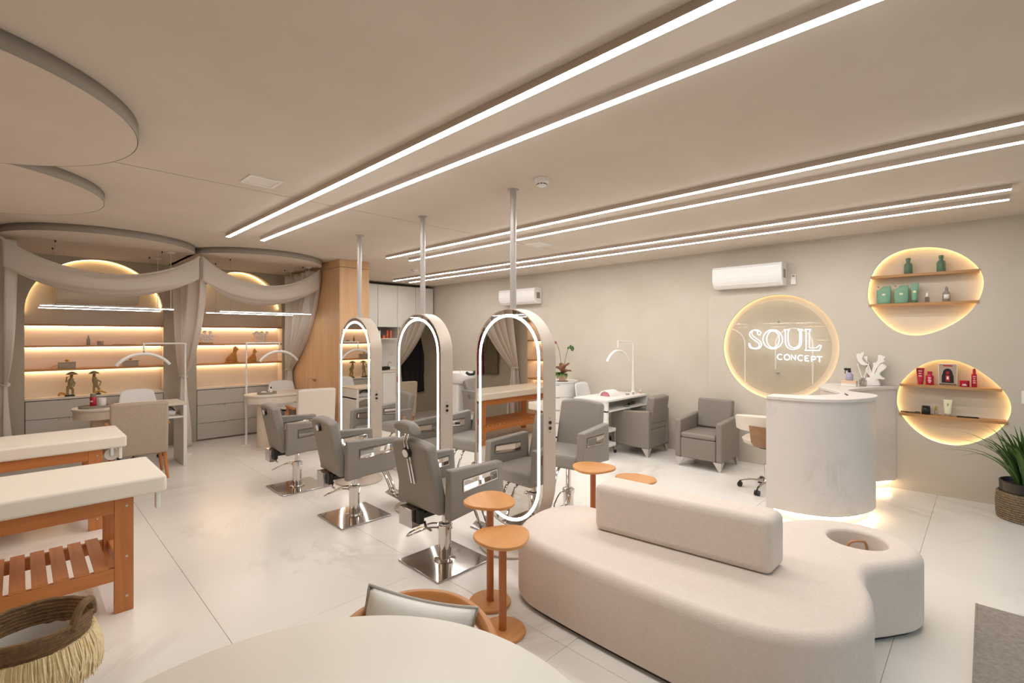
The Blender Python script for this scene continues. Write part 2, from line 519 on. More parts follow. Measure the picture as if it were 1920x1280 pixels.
# ---- left wall with two arched alcoves (seen in the mirrors)
fl = lambda a, b, d: (X0 - d, a, b)
L1 = arch(2.85, 4.25, 0.0, 2.63); L2 = arch(4.68, 6.06, 0.0, 2.63)
mb = MB(); holed(mb, [(Y0, 0.0), (YB, 0.0), (YB, HC), (Y0, HC)], [[(a, max(b, 0.004)) for a, b in L1], [(a, max(b, 0.004)) for a, b in L2]], 0.0, 0.03, fl)
wall_left = struct(mb.build('wall_left', 'wall_grey', smooth=False), 'grey plaster side wall with two lit arched alcoves')
for A in (L1, L2):
    a0, a1 = A[0][0], A[1][0]
    r_ = recess(wall_left, [(a, max(b, 0.002)) for a, b in A], fl, 0.03, 0.30, 0.03, 'shelf_back', 'led_yellow', 0.004, 0.05, (3, len(A)))
    arch_shelves(r_, a0 - 0.028, a1 + 0.028, fl, 'shelf_wood_y', [(1.9, 1), (1.54, 1), (1.18, 1), (0.84, 1)], 0.298, 1)

# ---- right wall: false wall with the sign circle and two egg niches, then the recessed stretch
EGG1 = [(0.928, 2.076), (0.9, 2.234), (0.832, 2.374), (0.734, 2.464), (0.604, 2.514), (0.462, 2.52), (0.342, 2.5), (0.241, 2.458), (0.142, 2.384), (0.069, 2.295), (0.029, 2.211), (0.016, 2.129), (0.025, 2.04), (0.058, 1.941), (0.12, 1.832), (0.21, 1.742), (0.318, 1.671), (0.43, 1.625), (0.528, 1.612), (0.629, 1.631), (0.734, 1.698), (0.823, 1.8), (0.886, 1.904), (0.919, 1.985)]
EGG2 = [(0.676, 0.925), (0.661, 1.053), (0.62, 1.151), (0.539, 1.249), (0.444, 1.326), (0.344, 1.365), (0.247, 1.368), (0.159, 1.341), (0.074, 1.291), (-0.009, 1.219), (-0.083, 1.137), (-0.136, 1.057), (-0.162, 0.984), (-0.169, 0.919), (-0.156, 0.843), (-0.116, 0.753), (-0.05, 0.668), (0.032, 0.599), (0.124, 0.546), (0.217, 0.521), (0.321, 0.525), (0.428, 0.56), (0.523, 0.629), (0.595, 0.713), (0.645, 0.791), (0.669, 0.862)]
egg1 = catmull(EGG1, 3); egg2 = catmull(EGG2, 3)
CY, CZ, CR = 1.83, 1.467, 0.645
circ = [(CY + CR * math.cos(2 * PI * k / 72), CZ + CR * math.sin(2 * PI * k / 72)) for k in range(72)]
fr = lambda a, b, d: (X1 + d, a, b)
mb = MB(); holed(mb, [(Y0, 0.0), (2.67, 0.0), (2.67, HC), (Y0, HC)], [circ, egg1, egg2], 0.0, 0.03, fr)
mb.b2(X1 + 0.025, X1 + 0.2, 2.67, YB, 0, HC)
wall_right = struct(mb.build('wall_right', 'wall', smooth=False), 'beige plaster wall with glowing sign circle and two egg-shaped niches')
recess(wall_right, circ, fr, 0.03, 0.085, 0.035, 'wall', 'led_yellow', 0.006, 0.066)
def egg_niche(loop, shelf_z):
    r_ = recess(wall_right, loop, fr, 0.03, 0.135, 0.035, 'niche_back', 'led_yellow', 0.007, 0.112)
    for z in shelf_z:
        ysx = []
        m = len(loop)
        for i in range(m):
            (a, b), (c, d) = loop[i], loop[(i + 1) % m]
            if (b - z) * (d - z) < 0: ysx.append(a + (c - a) * (z - b) / (d - b))
        MB().b2(X1 - 0.012, X1 + 0.133, min(ysx) - 0.004, max(ysx) + 0.004, z - 0.026, z).build('shelf', 'shelf_wood_y', r_, smooth=False)
    return r_
egg_niche(egg1, (2.256, 1.953))
egg_niche(egg2, (1.106, 0.801))

# ---- oak-clad partition between the alcoves and the kitchenette
part_w = struct(MB().b2(3.28, 3.71, 6.72, YB, 0, HC).build('wall_partition', 'dark', smooth=False), 'oak clad partition column')
def clad(x0, x1, y0, y1):
    MB().b2(x0, x1, y0, y1, 0.0, 2.615).build('panel', 'wood_panel', part_w, smooth=False)
    MB().b2(x0, x1, y0, y1, 2.621, HC - 0.002).build('panel', 'wood_panel', part_w, smooth=False)
yy = [6.70, 7.30, 7.90, 8.59]
for k in range(3): clad(3.26, 3.28, yy[k] + (0.0 if k == 0 else 0.0015), yy[k + 1] - 0.0015)
clad(3.2815, 3.71, 6.70, 6.72)
clad(3.71, 3.73, 6.70, 8.8)

# ---- wall behind the kitchenette, marble splashback
wk = MB().b2(3.3, 6.7, YB, YB + 0.1, 0, HC)
wall_kitchen = struct(wk.build('wall_kitchen', 'wall', smooth=False))
MB().b2(3.74, 6.5, YB - 0.02, YB, 0.92, 1.8).build('splashback', 'white_marble', wall_kitchen, smooth=False)

# ---- street front: piers and unseen glazing that let the daylight in, widened leftwards for fill
fw = MB()
for a, b, c, d in [(X0, 0.1, 0, HC), (6.1, 6.7, 0, HC), (0.1, 6.1, 2.3, HC)]:
    fw.b2(a, b, Y0 - 0.15, Y0, c, d)
wall_front = struct(fw.build('wall_front', 'wall', smooth=False), 'street-side wall with a glazed shopfront')
for k in range(5):
    x0 = 0.1 + 1.2 * k
    w = MB()
    for a, b, c, d in [(x0, x0 + 0.05, 0, 2.3), (x0 + 1.15, x0 + 1.2, 0, 2.3), (x0 + 0.05, x0 + 1.15, 0, 0.06), (x0 + 0.05, x0 + 1.15, 2.24, 2.3)]:
        w.b2(a, b, Y0 - 0.09, Y0 - 0.03, c, d)
    wo = struct(w.build('window_%d' % (k + 1), 'dark', smooth=False), 'tall shopfront window in a dark frame')
    MB().b2(x0 + 0.05, x0 + 1.15, Y0 - 0.064, Y0 - 0.056, 0.06, 2.24).build('pane', 'glass', wo, smooth=False)

pv = struct(MB().b2(-12, 18, -20, Y0 - 0.15, -0.2, -0.05).build('pavement', 'stone_box', smooth=False), 'unseen grey pavement added outside the shopfront')  # unseen ground, added to block world light from below the horizon

# ================================================================== CEILING FITTINGS
def led_strip(x, y0, y1, label):
    t = thing('ceiling_light_strip', label, 'light', (x, (y0 + y1) / 2, HC), 0, 'long LED strips under the ceiling')
    L = y1 - y0
    h_ = MB().b2(-0.023, 0.023, -L / 2, L / 2, -0.010, 0)
    for s in (-1, 1):
        h_.b2(s * 0.0215 - 0.0015, s * 0.0215 + 0.0015, -L / 2, L / 2, -0.036, -0.010)
        h_.b2(-0.020, 0.020, s * (L / 2 - 0.0015) - 0.0015, s * (L / 2 - 0.0015) + 0.0015, -0.036, -0.010)
    h_.build('housing', 'frame', t, smooth=False)
    MB().b2(-0.0195, 0.0195, -L / 2 + 0.004, L / 2 - 0.004, -0.039, -0.012).build('diffuser', 'led', t, smooth=False)
led_strip(1.607, -0.14, 5.944, 'white LED ceiling strip farthest left, first of the six, above the styling chairs')
led_strip(1.943, -0.14, 5.887, 'white LED ceiling strip second from the left, just left of the mirror poles')
led_strip(3.60, -0.16, 5.97, 'white LED ceiling strip just right of the mirror poles, third from the left')
led_strip(3.95, -0.16, 5.934, 'white LED ceiling strip fourth from the left, above the waiting sofa')
led_strip(5.155, -0.137, 8.30, 'white LED ceiling strip fifth from the left, ending short of the egg niches')
led_strip(5.53, -0.135, 8.31, 'white LED ceiling strip nearest the right-hand wall')

def vent(x, y, s, label):
    t = thing('ceiling_vent', label, 'vent', (x, y, HC), 0, 'white ceiling vents')
    f = MB()
    for a in (-1, 1):
        f.box((a * (s / 2 - 0.01), 0, -0.004), (0.02, s, 0.008)); f.box((0, a * (s / 2 - 0.01), -0.004), (s - 0.04, 0.02, 0.008))
    f.build('frame', 'white_plastic', t, smooth=False)
    MB().box((0, 0, -0.0015), (s - 0.04, s - 0.04, 0.003)).build('grille', 'print_white', t, smooth=False)
vent(1.237, 3.76, 0.225, 'square white flush ceiling vent left of the LED strips')
vent(4.46, 3.91, 0.25, 'square white flush ceiling vent between LED strips on the right')
def detector(x, y, label):
    t = thing('smoke_detector', label, 'smoke detector', (x, y, HC), 0, 'smoke detectors')
    MB().lathe([(0.05, 0), (0.052, -0.012), (0.052, -0.03), (0.044, -0.036)], n=28).build('base', 'white_plastic', t)
    MB().lathe([(0.036, -0.036), (0.036, -0.05), (0.026, -0.056)], n=24).build('sensor', 'white_plastic', t)
    g = MB()
    for k in range(10):
        a = 2 * PI * k / 10
        g.box((0.0365 * math.cos(a), 0.0365 * math.sin(a), -0.043), (0.002, 0.014, 0.006), a)
    g.build('slot', 'dark', t, smooth=False)
detector(2.62, 2.27, 'round white smoke detector beside the nearest mirror pole')
detector(4.66, 6.86, 'small white smoke detector far back near the white cabinets')

# ================================================================== PILL MIRRORS
def pill(w, h, n=20):
    r = w / 2; c = h / 2 - r
    return [(r * math.cos(PI * k / n), c + r * math.sin(PI * k / n)) for k in range(n + 1)] + [(-r * math.cos(PI * k / n), -c - r * math.sin(PI * k / n)) for k in range(n + 1)]
def mirror(y, label):
    t = thing('pill_mirror', label, 'mirror', (2.665, y, 0), 0, 'double-sided pill mirrors')
    W, Hh, D, zc = 0.735, 1.65, 0.13, 0.165 + 1.65 / 2
    f = lambda a, b, d: (d, a, b + zc)
    out = pill(W, Hh); inn = pill(W - 0.016, Hh - 0.016)
    mb = MB()
    rings = [(out, -D / 2), (out, D / 2), (inn, D / 2), (inn, -D / 2)]
    mb.loft([[f(a, b, d) for a, b in lp] for lp, d in rings] + [[f(a, b, -D / 2) for a, b in out]], True, False)
    mb.build('frame', 'frame', t)
    for sgn, nm in ((-1, 'glass'), (1, 'glass')):
        d0 = sgn * (D / 2 - 0.006)
        g = MB().prism(inn, d0, d0 - sgn * 0.004, f).build('glass', 'mirror', t, smooth=False)
        ring = MB()
        o2 = pill(W - 0.085, Hh - 0.085); i2 = pill(W - 0.13, Hh - 0.13)
        e0, e1 = d0 + sgn * 0.0005, d0 + sgn * 0.002
        ring.loft([[f(a, b, e0) for a, b in o2], [f(a, b, e1) for a, b in o2], [f(a, b, e1) for a, b in i2], [f(a, b, e0) for a, b in i2], [f(a, b, e0) for a, b in o2]], True, False)
        ring.build('light_ring', 'led_mirror', g)
    MB().cyl((0, 0, zc + Hh / 2 - 0.002), (0, 0, HC), 0.025, n=20).build('pole', 'pole', t)
    MB().lathe([(0.045, HC - 0.006), (0.045, HC - 0.0005)], n=24).build('ceiling_flange', 'pole', t)
    MB().cyl((0, 0, 0.02), (0, 0, 0.168), 0.03, n=20).build('foot_post', 'pole', t)
    MB().lathe([(0.25, 0.0), (0.255, 0.004), (0.255, 0.014), (0.245, 0.02)], n=48).build('base_disc', 'frame', t, ang=50)
    for z, nm in ((0.985, 'switch'), (0.945, 'switch')):
        MB().cyl((0.0, -W / 2 - 0.008, z), (0.0, -W / 2 + 0.002, z), 0.012, n=14).build('switch', 'black', t)
    for z in (1.015, 0.915):
        MB().cyl((0.0, -W / 2 - 0.003, z), (0.0, -W / 2 + 0.002, z), 0.003, n=8).build('screw', 'black', t)
mirror(2.60, 'nearest of the three lit pill-shaped mirrors, beside the wooden side tables')
mirror(3.79, 'middle of the three lit pill-shaped mirrors on ceiling poles')
mirror(5.00, 'farthest of the three lit pill-shaped mirrors, in front of the oak column')

# ================================================================== STYLING CHAIRS (face local +X)
def arm_panel(t, s):
    y0, y1 = s * 0.235, s * 0.30
    out = [(-0.195, 0.405), (0.29, 0.455), (0.30, 0.475), (0.285, 0.715), (-0.185, 0.735)]
    hole = [(-0.085, 0.575), (0.235, 0.60), (0.23, 0.668), (-0.085, 0.655)]
    mb = MB(); holed(mb, out, [hole], y0, y1, lambda a, b, d: (a, d, b))
    a = mb.build('arm', 'grey_vinyl', t, bevel=0.012, seg=3)
    tr = MB()
    f = lambda p, d: (p[0], d, p[1])
    inn = [(-0.077, 0.583), (0.227, 0.607), (0.222, 0.661), (-0.077, 0.647)]
    e0, e1 = y0 - s * 0.002, y1 + s * 0.002
    tr.loft([[f(p, e0) for p in hole], [f(p, e1) for p in hole], [f(p, e1) for p in inn], [f(p, e0) for p in inn], [f(p, e0) for p in hole]], True, False)
    tr.build('arm_trim', 'chrome', a, smooth=False)
    return a

def slab(w, h, t, n=10, taper=0.0, crown=0.02):
    """upholstered pad outline, centred, to be bevelled"""
    pts = []
    for k in range(n + 1):
        u = -1 + 2 * k / n
        pts.append((u * w / 2 * (1 - taper), h + crown * (1 - u * u)))
    return [(-w / 2, 0), ] + pts + [(w / 2, 0)]

def styling_chair(label, loc, rz, headrest=False, kind='front', lift=0.0):
    t = thing('styling_chair', label, 'chair', loc, rz, 'grey styling chairs at the mirrors')
    
    # seat pad
    MB().b2(-0.17, 0.285, -0.234, 0.234, 0.405, 0.52).build('seat', 'grey_vinyl', t, bevel=0.035, seg=4)
    # back pad, leaning
    R = Matrix.Translation((-0.175, 0, 0.43)) @ Matrix.Rotation(-math.radians(12), 4, 'Y')
    lp = slab(0.44, 0.47, 0.1, 12, 0.06, 0.025)
    mb = MB(); mb.loft([[R @ Vector((d, a, b)) for a, b in lp] for d in (-0.045, 0.045)])
    bk = mb.build('backrest', 'grey_vinyl', t, bevel=0.028, seg=4)
    for s in (-1, 1): arm_panel(t, s)
    # chrome hinge plates behind the seat
    MB().b2(-0.27, -0.20, 0.02, 0.17, 0.30, 0.425).build('hinge_plate', 'chrome_plate', t, bevel=0.004, seg=2)
    MB().b2(-0.24, -0.20, -0.03, 0.018, 0.33, 0.425).build('hinge_bracket', 'black', t, bevel=0.004, seg=2)
    MB().b2(-0.20, 0.10, -0.03, 0.03, 0.365, 0.404).build('under_frame', 'black', t, bevel=0.004, seg=2)
    lv = MB(); lv.tube([(-0.21, -0.05, 0.35), (-0.24, -0.10, 0.335), (-0.24, -0.16, 0.33)], 0.008, 8)
    lv.build('recline_lever', 'chrome', t)
    # hydraulic column
    MB().lathe([(0.022, 0.27), (0.022, 0.366 + lift), (0.05, 0.367 + lift), (0.05, 0.364 + lift)], n=24).build('piston', 'chrome', t)
    MB().lathe([(0.075, 0.0145), (0.075, 0.02), (0.046, 0.026), (0.046, 0.275), (0.03, 0.28)], n=28).build('column', 'chrome', t)
    pl = MB().b2(-0.235, 0.235, -0.235, 0.235, 0.001, 0.014).build('base_plate', 'chrome_plate', t, bevel=0.004, seg=2, rot=(0, 0, -rz + (PI if kind == 'rear' else 0)))
    # pump pedal loop
    ang = math.radians(128) - rz if kind == 'front' else math.radians(200) - rz
    c, s = math.cos(ang), math.sin(ang)
    lp = catmull([(0.035, 0.035, 0.25), (0.12, 0.045, 0.245), (0.25, 0.045, 0.185), (0.275, 0.0, 0.172), (0.25, -0.045, 0.185), (0.12, -0.045, 0.245), (0.035, -0.035, 0.25)], 5, False)
    MB().tube([(x * c - y * s, x * s + y * c, z) for x, y, z in lp], 0.006, 8).build('pump_pedal', 'chrome', t)
    MB().lathe([(0.054, 0.235), (0.054, 0.265)], n=24).build('pump_collar', 'chrome', t)
    # footrest: two bent tubes and a tread
    for y in (-0.05, 0.05):
        MB().tube(catmull([(0.18, y, 0.40), (0.27, y, 0.385), (0.36, y, 0.20), (0.385, y, 0.13), (0.43, y, 0.115)], 5, False), 0.011, 8).build('footrest_tube', 'chrome', t)
    MB().box((0.41, 0, 0.11), (0.085, 0.30, 0.02), 0, math.radians(-25)).build('footrest_tread', 'chrome_plate', t, bevel=0.006, seg=2)
    # headrest knob and, on one chair, a full headrest
    P = lambda d, a, b: R @ Vector((d, a, b))
    if headrest:
        for a in (-0.017, 0.017):
            MB().tube([P(-0.056, a, 0.20), P(-0.056, a, 0.50), P(-0.02, a, 0.56)], 0.006, 8).build('headrest_rail', 'chrome', t)
        MB().cyl(P(-0.05, 0, 0.42), P(-0.072, 0, 0.42), 0.036, n=24).build('clamp_knob', 'black', t)
        MB().cyl(P(-0.072, 0, 0.42), P(-0.077, 0, 0.42), 0.028, n=24).build('clamp_cap', 'white_plastic', t)
        hm = MB()
        rings = []
        for k in range(9):
            u = -1 + k / 4
            sc = 1 - 0.35 * u ** 4
            ctr = P(-0.005 - 0.02 * u * u, u * 0.088, 0.575)
            rings.append([ctr + (R.to_3x3() @ Vector((0.05 * sc * math.cos(q) - 0.025 * math.sin(q), 0, 0.06 * sc * math.sin(q)))) for q in [2 * PI * j / 16 for j in range(16)]])
        hm.loft(rings).build('headrest', 'grey_vinyl', t, ang=60)
    elif kind == 'front':
        MB().cyl(P(-0.044, 0, 0.42), P(-0.066, 0, 0.42), 0.034, n=24).build('clamp_knob', 'black', t)
        MB().cyl(P(-0.066, 0, 0.42), P(-0.071, 0, 0.42), 0.026, n=24).build('clamp_cap', 'white_plastic', t)
    if lift:
        for o in t.children:
            if o.name.split('.')[0] not in ('base_plate', 'column', 'pump_pedal', 'pump_collar', 'piston'): o.location.z += lift
    return t
d2r = math.radians
styling_chair('grey styling chair with a padded headrest, nearest the camera', (2.13, 2.76, 0), d2r(1), True)
styling_chair('grey styling chair without headrest in the middle of the front row', (2.10, 4.03, 0), d2r(-4))
styling_chair('grey styling chair at the far end of the front row, nearest the oak column', (2.08, 5.25, 0), d2r(-4))
styling_chair('grey styling chair behind the nearest mirror, facing it, with its front in view', (3.38, 2.62, 0), PI + d2r(9), False, 'rear', 0.11)
styling_chair('grey styling chair glimpsed between the nearest and the middle mirror', (3.38, 3.84, 0), PI + d2r(8), False, 'rear', 0.05)
styling_chair('grey styling chair glimpsed between the middle and the farthest mirror', (3.38, 5.05, 0), PI + d2r(6), False, 'rear', 0.05)

# ================================================================== SOFA, POUF LOBE
SZ = 0.405
sofa = thing('boucle_sofa', 'large cream boucle island sofa with a curved outline and a low back block', 'sofa', (2.6, 1.2, 0))
out = [(2.08, 1.75), (2.07, 1.3), (2.085, 0.8), (2.16, 0.55), (2.31, 0.40), (2.53, 0.345), (2.76, 0.37), (2.95, 0.425), (3.09, 0.425), (3.22, 0.345), (3.36, 0.265), (3.51, 0.245), (3.66, 0.32), (3.77, 0.47), (3.78, 0.63), (3.70, 0.80), (3.55, 0.93), (3.36, 1.02), (3.14, 1.14), (2.98, 1.32), (2.89, 1.55), (2.875, 1.80), (2.84, 2.02), (2.74, 2.16), (2.58, 2.215), (2.37, 2.19), (2.20, 2.10), (2.105, 1.95)]
lp = [(a - 2.6, b - 1.2) for a, b in catmull(out, 5)]
HCX, HCY, HR = 3.475 - 2.6, 0.545 - 1.2, 0.148
hole = [(HCX + HR * math.cos(2 * PI * k / 36), HCY + HR * math.sin(2 * PI * k / 36)) for k in range(36)]
mb = MB()
def ring_at(loop, off, z): return [(a, b, z) for a, b in (offset_loop(loop, off) if off else loop)]
EB = 0.055
rs = [ring_at(lp, -0.012, 0.022), ring_at(lp, -0.003, 0.03), ring_at(lp, 0, 0.045), ring_at(lp, 0, SZ - EB)]
rs += [ring_at(lp, -EB * (1 - math.cos(q)), SZ - EB + EB * math.sin(q)) for q in [PI / 2 * k / 6 for k in range(1, 7)]]
mb.loft(rs, True, False)
EH = 0.022
rh = [ring_at(hole, EH * (1 - math.sin(q)), SZ - EH + EH * math.cos(q)) for q in [PI / 2 * k / 4 for k in range(5)]] + [ring_at(hole, 0, 0.16)]
mb.loft(rh, True, False)
bmt = bmesh.new()
for loop in (rs[-1], rh[0]):
    vs = [bmt.verts.new(p) for p in loop]
    for i in range(len(vs)): bmt.edges.new((vs[i], vs[(i + 1) % len(vs)]))
bmesh.ops.triangle_fill(bmt, use_beauty=True, edges=bmt.edges[:])
bmt.verts.index_update()
mb.add([v.co.copy() for v in bmt.verts], [[v.index for v in f.verts] for f in bmt.faces]); bmt.free()
mb.build('seat_base', 'boucle', sofa, ang=60)
MB().prism(offset_loop(lp, -0.03), 0.0, 0.0225).build('plinth', 'dark', sofa, smooth=False)
MB().prism([(HCX + (HR + 0.004) * math.cos(2 * PI * k / 36), HCY + (HR + 0.004) * math.sin(2 * PI * k / 36)) for k in range(36)], 0.16, 0.18).build('well_floor', 'boucle', sofa, smooth=False)
bl = [(2.497, 1.74), (2.61, 0.76), (2.822, 0.755), (2.735, 1.75)]
MB().prism([(a - 2.6, b - 1.2) for a, b in bl], SZ - 0.002, 0.69).build('back_block', 'boucle', sofa, bevel=0.042, seg=6)
bag = thing('tote_bag', 'small bag with a tan leather loop handle sunk in the sofa well', 'bag', (3.475, 0.545, 0.181))
MB().b2(-0.09, 0.09, -0.035, 0.035, 0, 0.13).build('body', 'linen_light', bag, bevel=0.015)
MB().tube(catmull([(-0.06, 0, 0.12), (-0.062, 0, 0.17), (-0.04, 0, 0.205), (0.04, 0, 0.205), (0.062, 0, 0.17), (0.06, 0, 0.12)], 5, False), 0.008, 8).build('handle', 'tan', bag)
bag.rotation_euler = (0, 0, d2r(-40))

# ================================================================== PEBBLE SIDE TABLES
def pebble(r, n=40, ph=0.0):
    return [((r * (1 + 0.07 * math.cos(3 * a + ph) + 0.05 * math.cos(2 * a))) * math.cos(a), (r * (1 + 0.07 * math.cos(3 * a + ph))) * math.sin(a)) for a in [2 * PI * k / n for k in range(n)]]
def pebble_table(label, x, y, h, ph, rz):
    t = thing('pebble_side_table', label, 'side table', (x, y, 0), rz, 'pebble-top wooden side tables')
    MB().prism(pebble(0.152, 44, ph), h - 0.018, h).build('table_top', 'beech', t, bevel=0.004, seg=2)
    MB().cyl((0, 0, 0.016), (0, 0, h - 0.018), 0.0215, n=20).build('post', 'beech_z', t)
    MB().lathe([(0.122, 0), (0.125, 0.004), (0.125, 0.014), (0.122, 0.018)], n=44).build('base', 'beech', t, ang=50)
pebble_table('lower pebble-top wooden side table in front of the sofa end, nearest the camera', 1.835, 1.87, 0.525, 0.4, d2r(10))
pebble_table('taller pebble-top wooden side table just behind the lower one, before the nearest mirror', 1.985, 2.13, 0.622, 1.2, d2r(60))
pebble_table('pebble-top wooden side table behind the sofa, left of its back block', 3.03, 2.115, 0.622, 2.2, d2r(120))
pebble_table('pebble-top wooden side table half hidden behind the sofa back block', 3.27, 1.90, 0.525, 0.2, d2r(200))

# ================================================================== MASSAGE TABLES
def massage_table(label, yc, xr, h=0.765):
    t = thing('massage_table', label, 'massage table', (xr, yc, 0), 0, 'massage tables with orange wood frames')
    L, W = 1.86, 0.66
    MB().b2(-L, 0, -W / 2, W / 2, h - 0.10, h).build('mattress', 'mattress', t, bevel=0.018, seg=4)
    xl = (-0.20, -L + 0.20)
    lx = 0.088
    zt = h - 0.10
    for x in xl:
        for s in (-1, 1):
            lg = MB().b2(x - lx / 2, x + lx / 2, s * 0.27 - 0.022, s * 0.27 + 0.022, 0.0, zt).build('leg', 'table_wood_z', t, bevel=0.003, seg=2)
            for z in (zt - 0.05, 0.32, 0.09):
                MB().cyl((x + 0.012, s * 0.292, z), (x + 0.012, s * 0.2945, z), 0.0065, n=10).build('bolt', 'silver', lg)
        MB().b2(x - 0.02, x + 0.02, -0.248, 0.248, zt - 0.09, zt).build('cross_rail', 'table_wood_y', t, bevel=0.003, seg=2)
        MB().b2(x - 0.02, x + 0.02, -0.248, 0.248, 0.20, 0.262).build('cross_rail', 'table_wood_y', t, bevel=0.003, seg=2)
    for s in (-1, 1):
        MB().b2(xl[1] + lx / 2, xl[0] - lx / 2, s * 0.272 - 0.018, s * 0.272 + 0.018, zt - 0.085, zt - 0.001).build('side_rail', 'table_wood', t, bevel=0.003, seg=2)
        MB().b2(xl[1] + lx / 2, xl[0] - lx / 2, s * 0.272 - 0.018, s * 0.272 + 0.018, 0.19, 0.264).build('side_rail', 'table_wood', t, bevel=0.003, seg=2)
    n = 16
    me = None
    for k in range(n):
        x = xl[1] + 0.10 + (xl[0] - xl[1] - 0.2) * k / (n - 1)
        if me is None:
            me = MB().b2(-0.031, 0.031, -0.285, 0.285, -0.009, 0.009).mesh('slat', False)
        obj('slat', me, 'table_wood_y', t, loc=(x, 0, 0.274))
    # head-rest socket hanging at the end
    MB().b2(-0.05, -0.028, -0.30, -0.255, h - 0.20, h - 0.10).build('headrest_socket', 'white_plastic', t, bevel=0.004, seg=2)
    return t
massage_table('cream massage table with an orange wooden slatted frame, nearest the camera', 3.875, 0.63)
massage_table('cream massage table with a wooden frame, the farther one behind', 5.55, 0.645)
# folded towel roll holder at the far bed's end
pr = thing('paper_roll', 'white paper roll hanging under the far massage table end', 'paper roll', (0.555, 5.42, 0.60))
MB().cyl((-0.0, -0.10, 0), (0.0, 0.16, 0), 0.05, n=24).build('roll', 'white_paint', pr)
MB().cyl((0, -0.12, 0), (0, 0.18, 0), 0.012, n=12).build('spindle', 'chrome', pr)
for y in (-0.115, 0.172): MB().b2(-0.01, 0.01, y - 0.003, y + 0.003, 0.0, 0.066).build('bracket', 'chrome', pr, smooth=False)

# ================================================================== ROUND TABLE, BENTWOOD CHAIR
rt = thing('round_table', 'large cream round table top at the bottom edge of the picture', 'table', (0.335, 0.865, 0))
MB().lathe([(0.628, 0.722), (0.635, 0.728), (0.635, 0.746), (0.628, 0.752)], n=96).build('table_top', 'tabletop', rt, ang=50)
MB().lathe([(0.26, 0), (0.26, 0.012), (0.05, 0.03), (0.04, 0.06), (0.04, 0.69), (0.12, 0.722)], n=40).build('pedestal', 'white_paint', rt)

bc = thing('bentwood_chair', 'round-backed bentwood armchair pushed under the round table', 'chair', (0.83, 1.235, 0), d2r(221))
# local +X is the chair's front, towards the table
hoop = catmull([(0.14, -0.235, 0.635), (0.02, -0.25, 0.655), (-0.105, -0.205, 0.68), (-0.19, -0.108, 0.696), (-0.215, 0.0, 0.70), (-0.19, 0.108, 0.696), (-0.105, 0.205, 0.68), (0.02, 0.25, 0.655), (0.14, 0.235, 0.635)], 6, False)
def oval_bar(mb, pts, rw, rh):
    rings = []
    for i, p in enumerate(pts):
        p = Vector(p); q = Vector(pts[min(i + 1, len(pts) - 1)]) - Vector(pts[max(i - 1, 0)])
        sd = Vector((q.y, -q.x, 0)).normalized()
        rings.append([p + sd * rw * math.cos(a) + Vector((0, 0, rh * math.sin(a))) for a in [2 * PI * j / 12 for j in range(12)]])
    return mb.loft(rings)
oval_bar(MB(), hoop, 0.021, 0.027).build('back_hoop', 'chair_wood', bc, ang=60)
for a in (-100, -55, -20, 20, 55, 100):
    r_ = d2r(180 + a)
    x, y = 0.215 * math.cos(r_), 0.245 * math.sin(r_)
    MB().tube([(x * 0.86, y * 0.8, 0.44), (x * 0.99, y * 0.99, 0.66)], 0.011, 8).build('spindle', 'chair_wood', bc)
MB().lathe([(0.205, 0.405), (0.22, 0.412), (0.22, 0.438), (0.21, 0.445)], n=40).build('seat_frame', 'chair_wood', bc, ang=50)
MB().lathe([(0.19, 0.446), (0.205, 0.455), (0.195, 0.485), (0.13, 0.495)], n=40).build('seat_pad', 'pillow', bc, ang=60)
for sx in (-1, 1):
    for sy in (-1, 1):
        MB().tube([(sx * 0.16, sy * 0.16, 0.41), (sx * 0.20, sy * 0.20, 0.0)], [0.018, 0.013], 10).build('leg', 'chair_wood', bc)

def cushion(t, w, h, th, mat, T):
    def fn(side):
        def f(u, v):
            a, b = u * 2 - 1, v * 2 - 1
            px = a * w / 2 * (1 - 0.06 * (1 - b * b)) ; pz = b * h / 2 * (1 - 0.10 * (1 - a * a))
            k = (max(0, 1 - a * a) ** 0.5) * (max(0, 1 - b * b) ** 0.5)
            return T @ Vector((px, side * th / 2 * k ** 0.8, pz))
        return f
    mb = MB(); mb.sheet(fn(1), 18, 18); mb.sheet(fn(-1), 18, 18)
    c = mb.build('cover', mat, t, ang=80)
    loop = []
    for k in range(72):
        s = k / 18
        e, q = int(s), (s - int(s)) * 2 - 1
        a, b = [(q, -1), (1, q), (-q, 1), (-1, -q)][e]
        loop.append(T @ Vector((a * w / 2 * (1 - 0.06 * (1 - b * b)), 0, b * h / 2 * (1 - 0.10 * (1 - a * a)))))
    MB().tube(loop, 0.006, 8, True).build('piping', 'piping', c)
cu = thing('cushion', 'white cotton cushion with grey piping leaning in the bentwood chair', 'cushion', (0.83, 1.235, 0.497), d2r(221))
T = Matrix.Translation((-0.085, -0.022, 0.118)) @ Matrix.Rotation(d2r(90), 4, 'Z') @ Matrix.Rotation(d2r(-20), 4, 'X') @ Matrix.Rotation(d2r(9), 4, 'Y')
cushion(cu, 0.37, 0.285, 0.15, 'pillow', T)

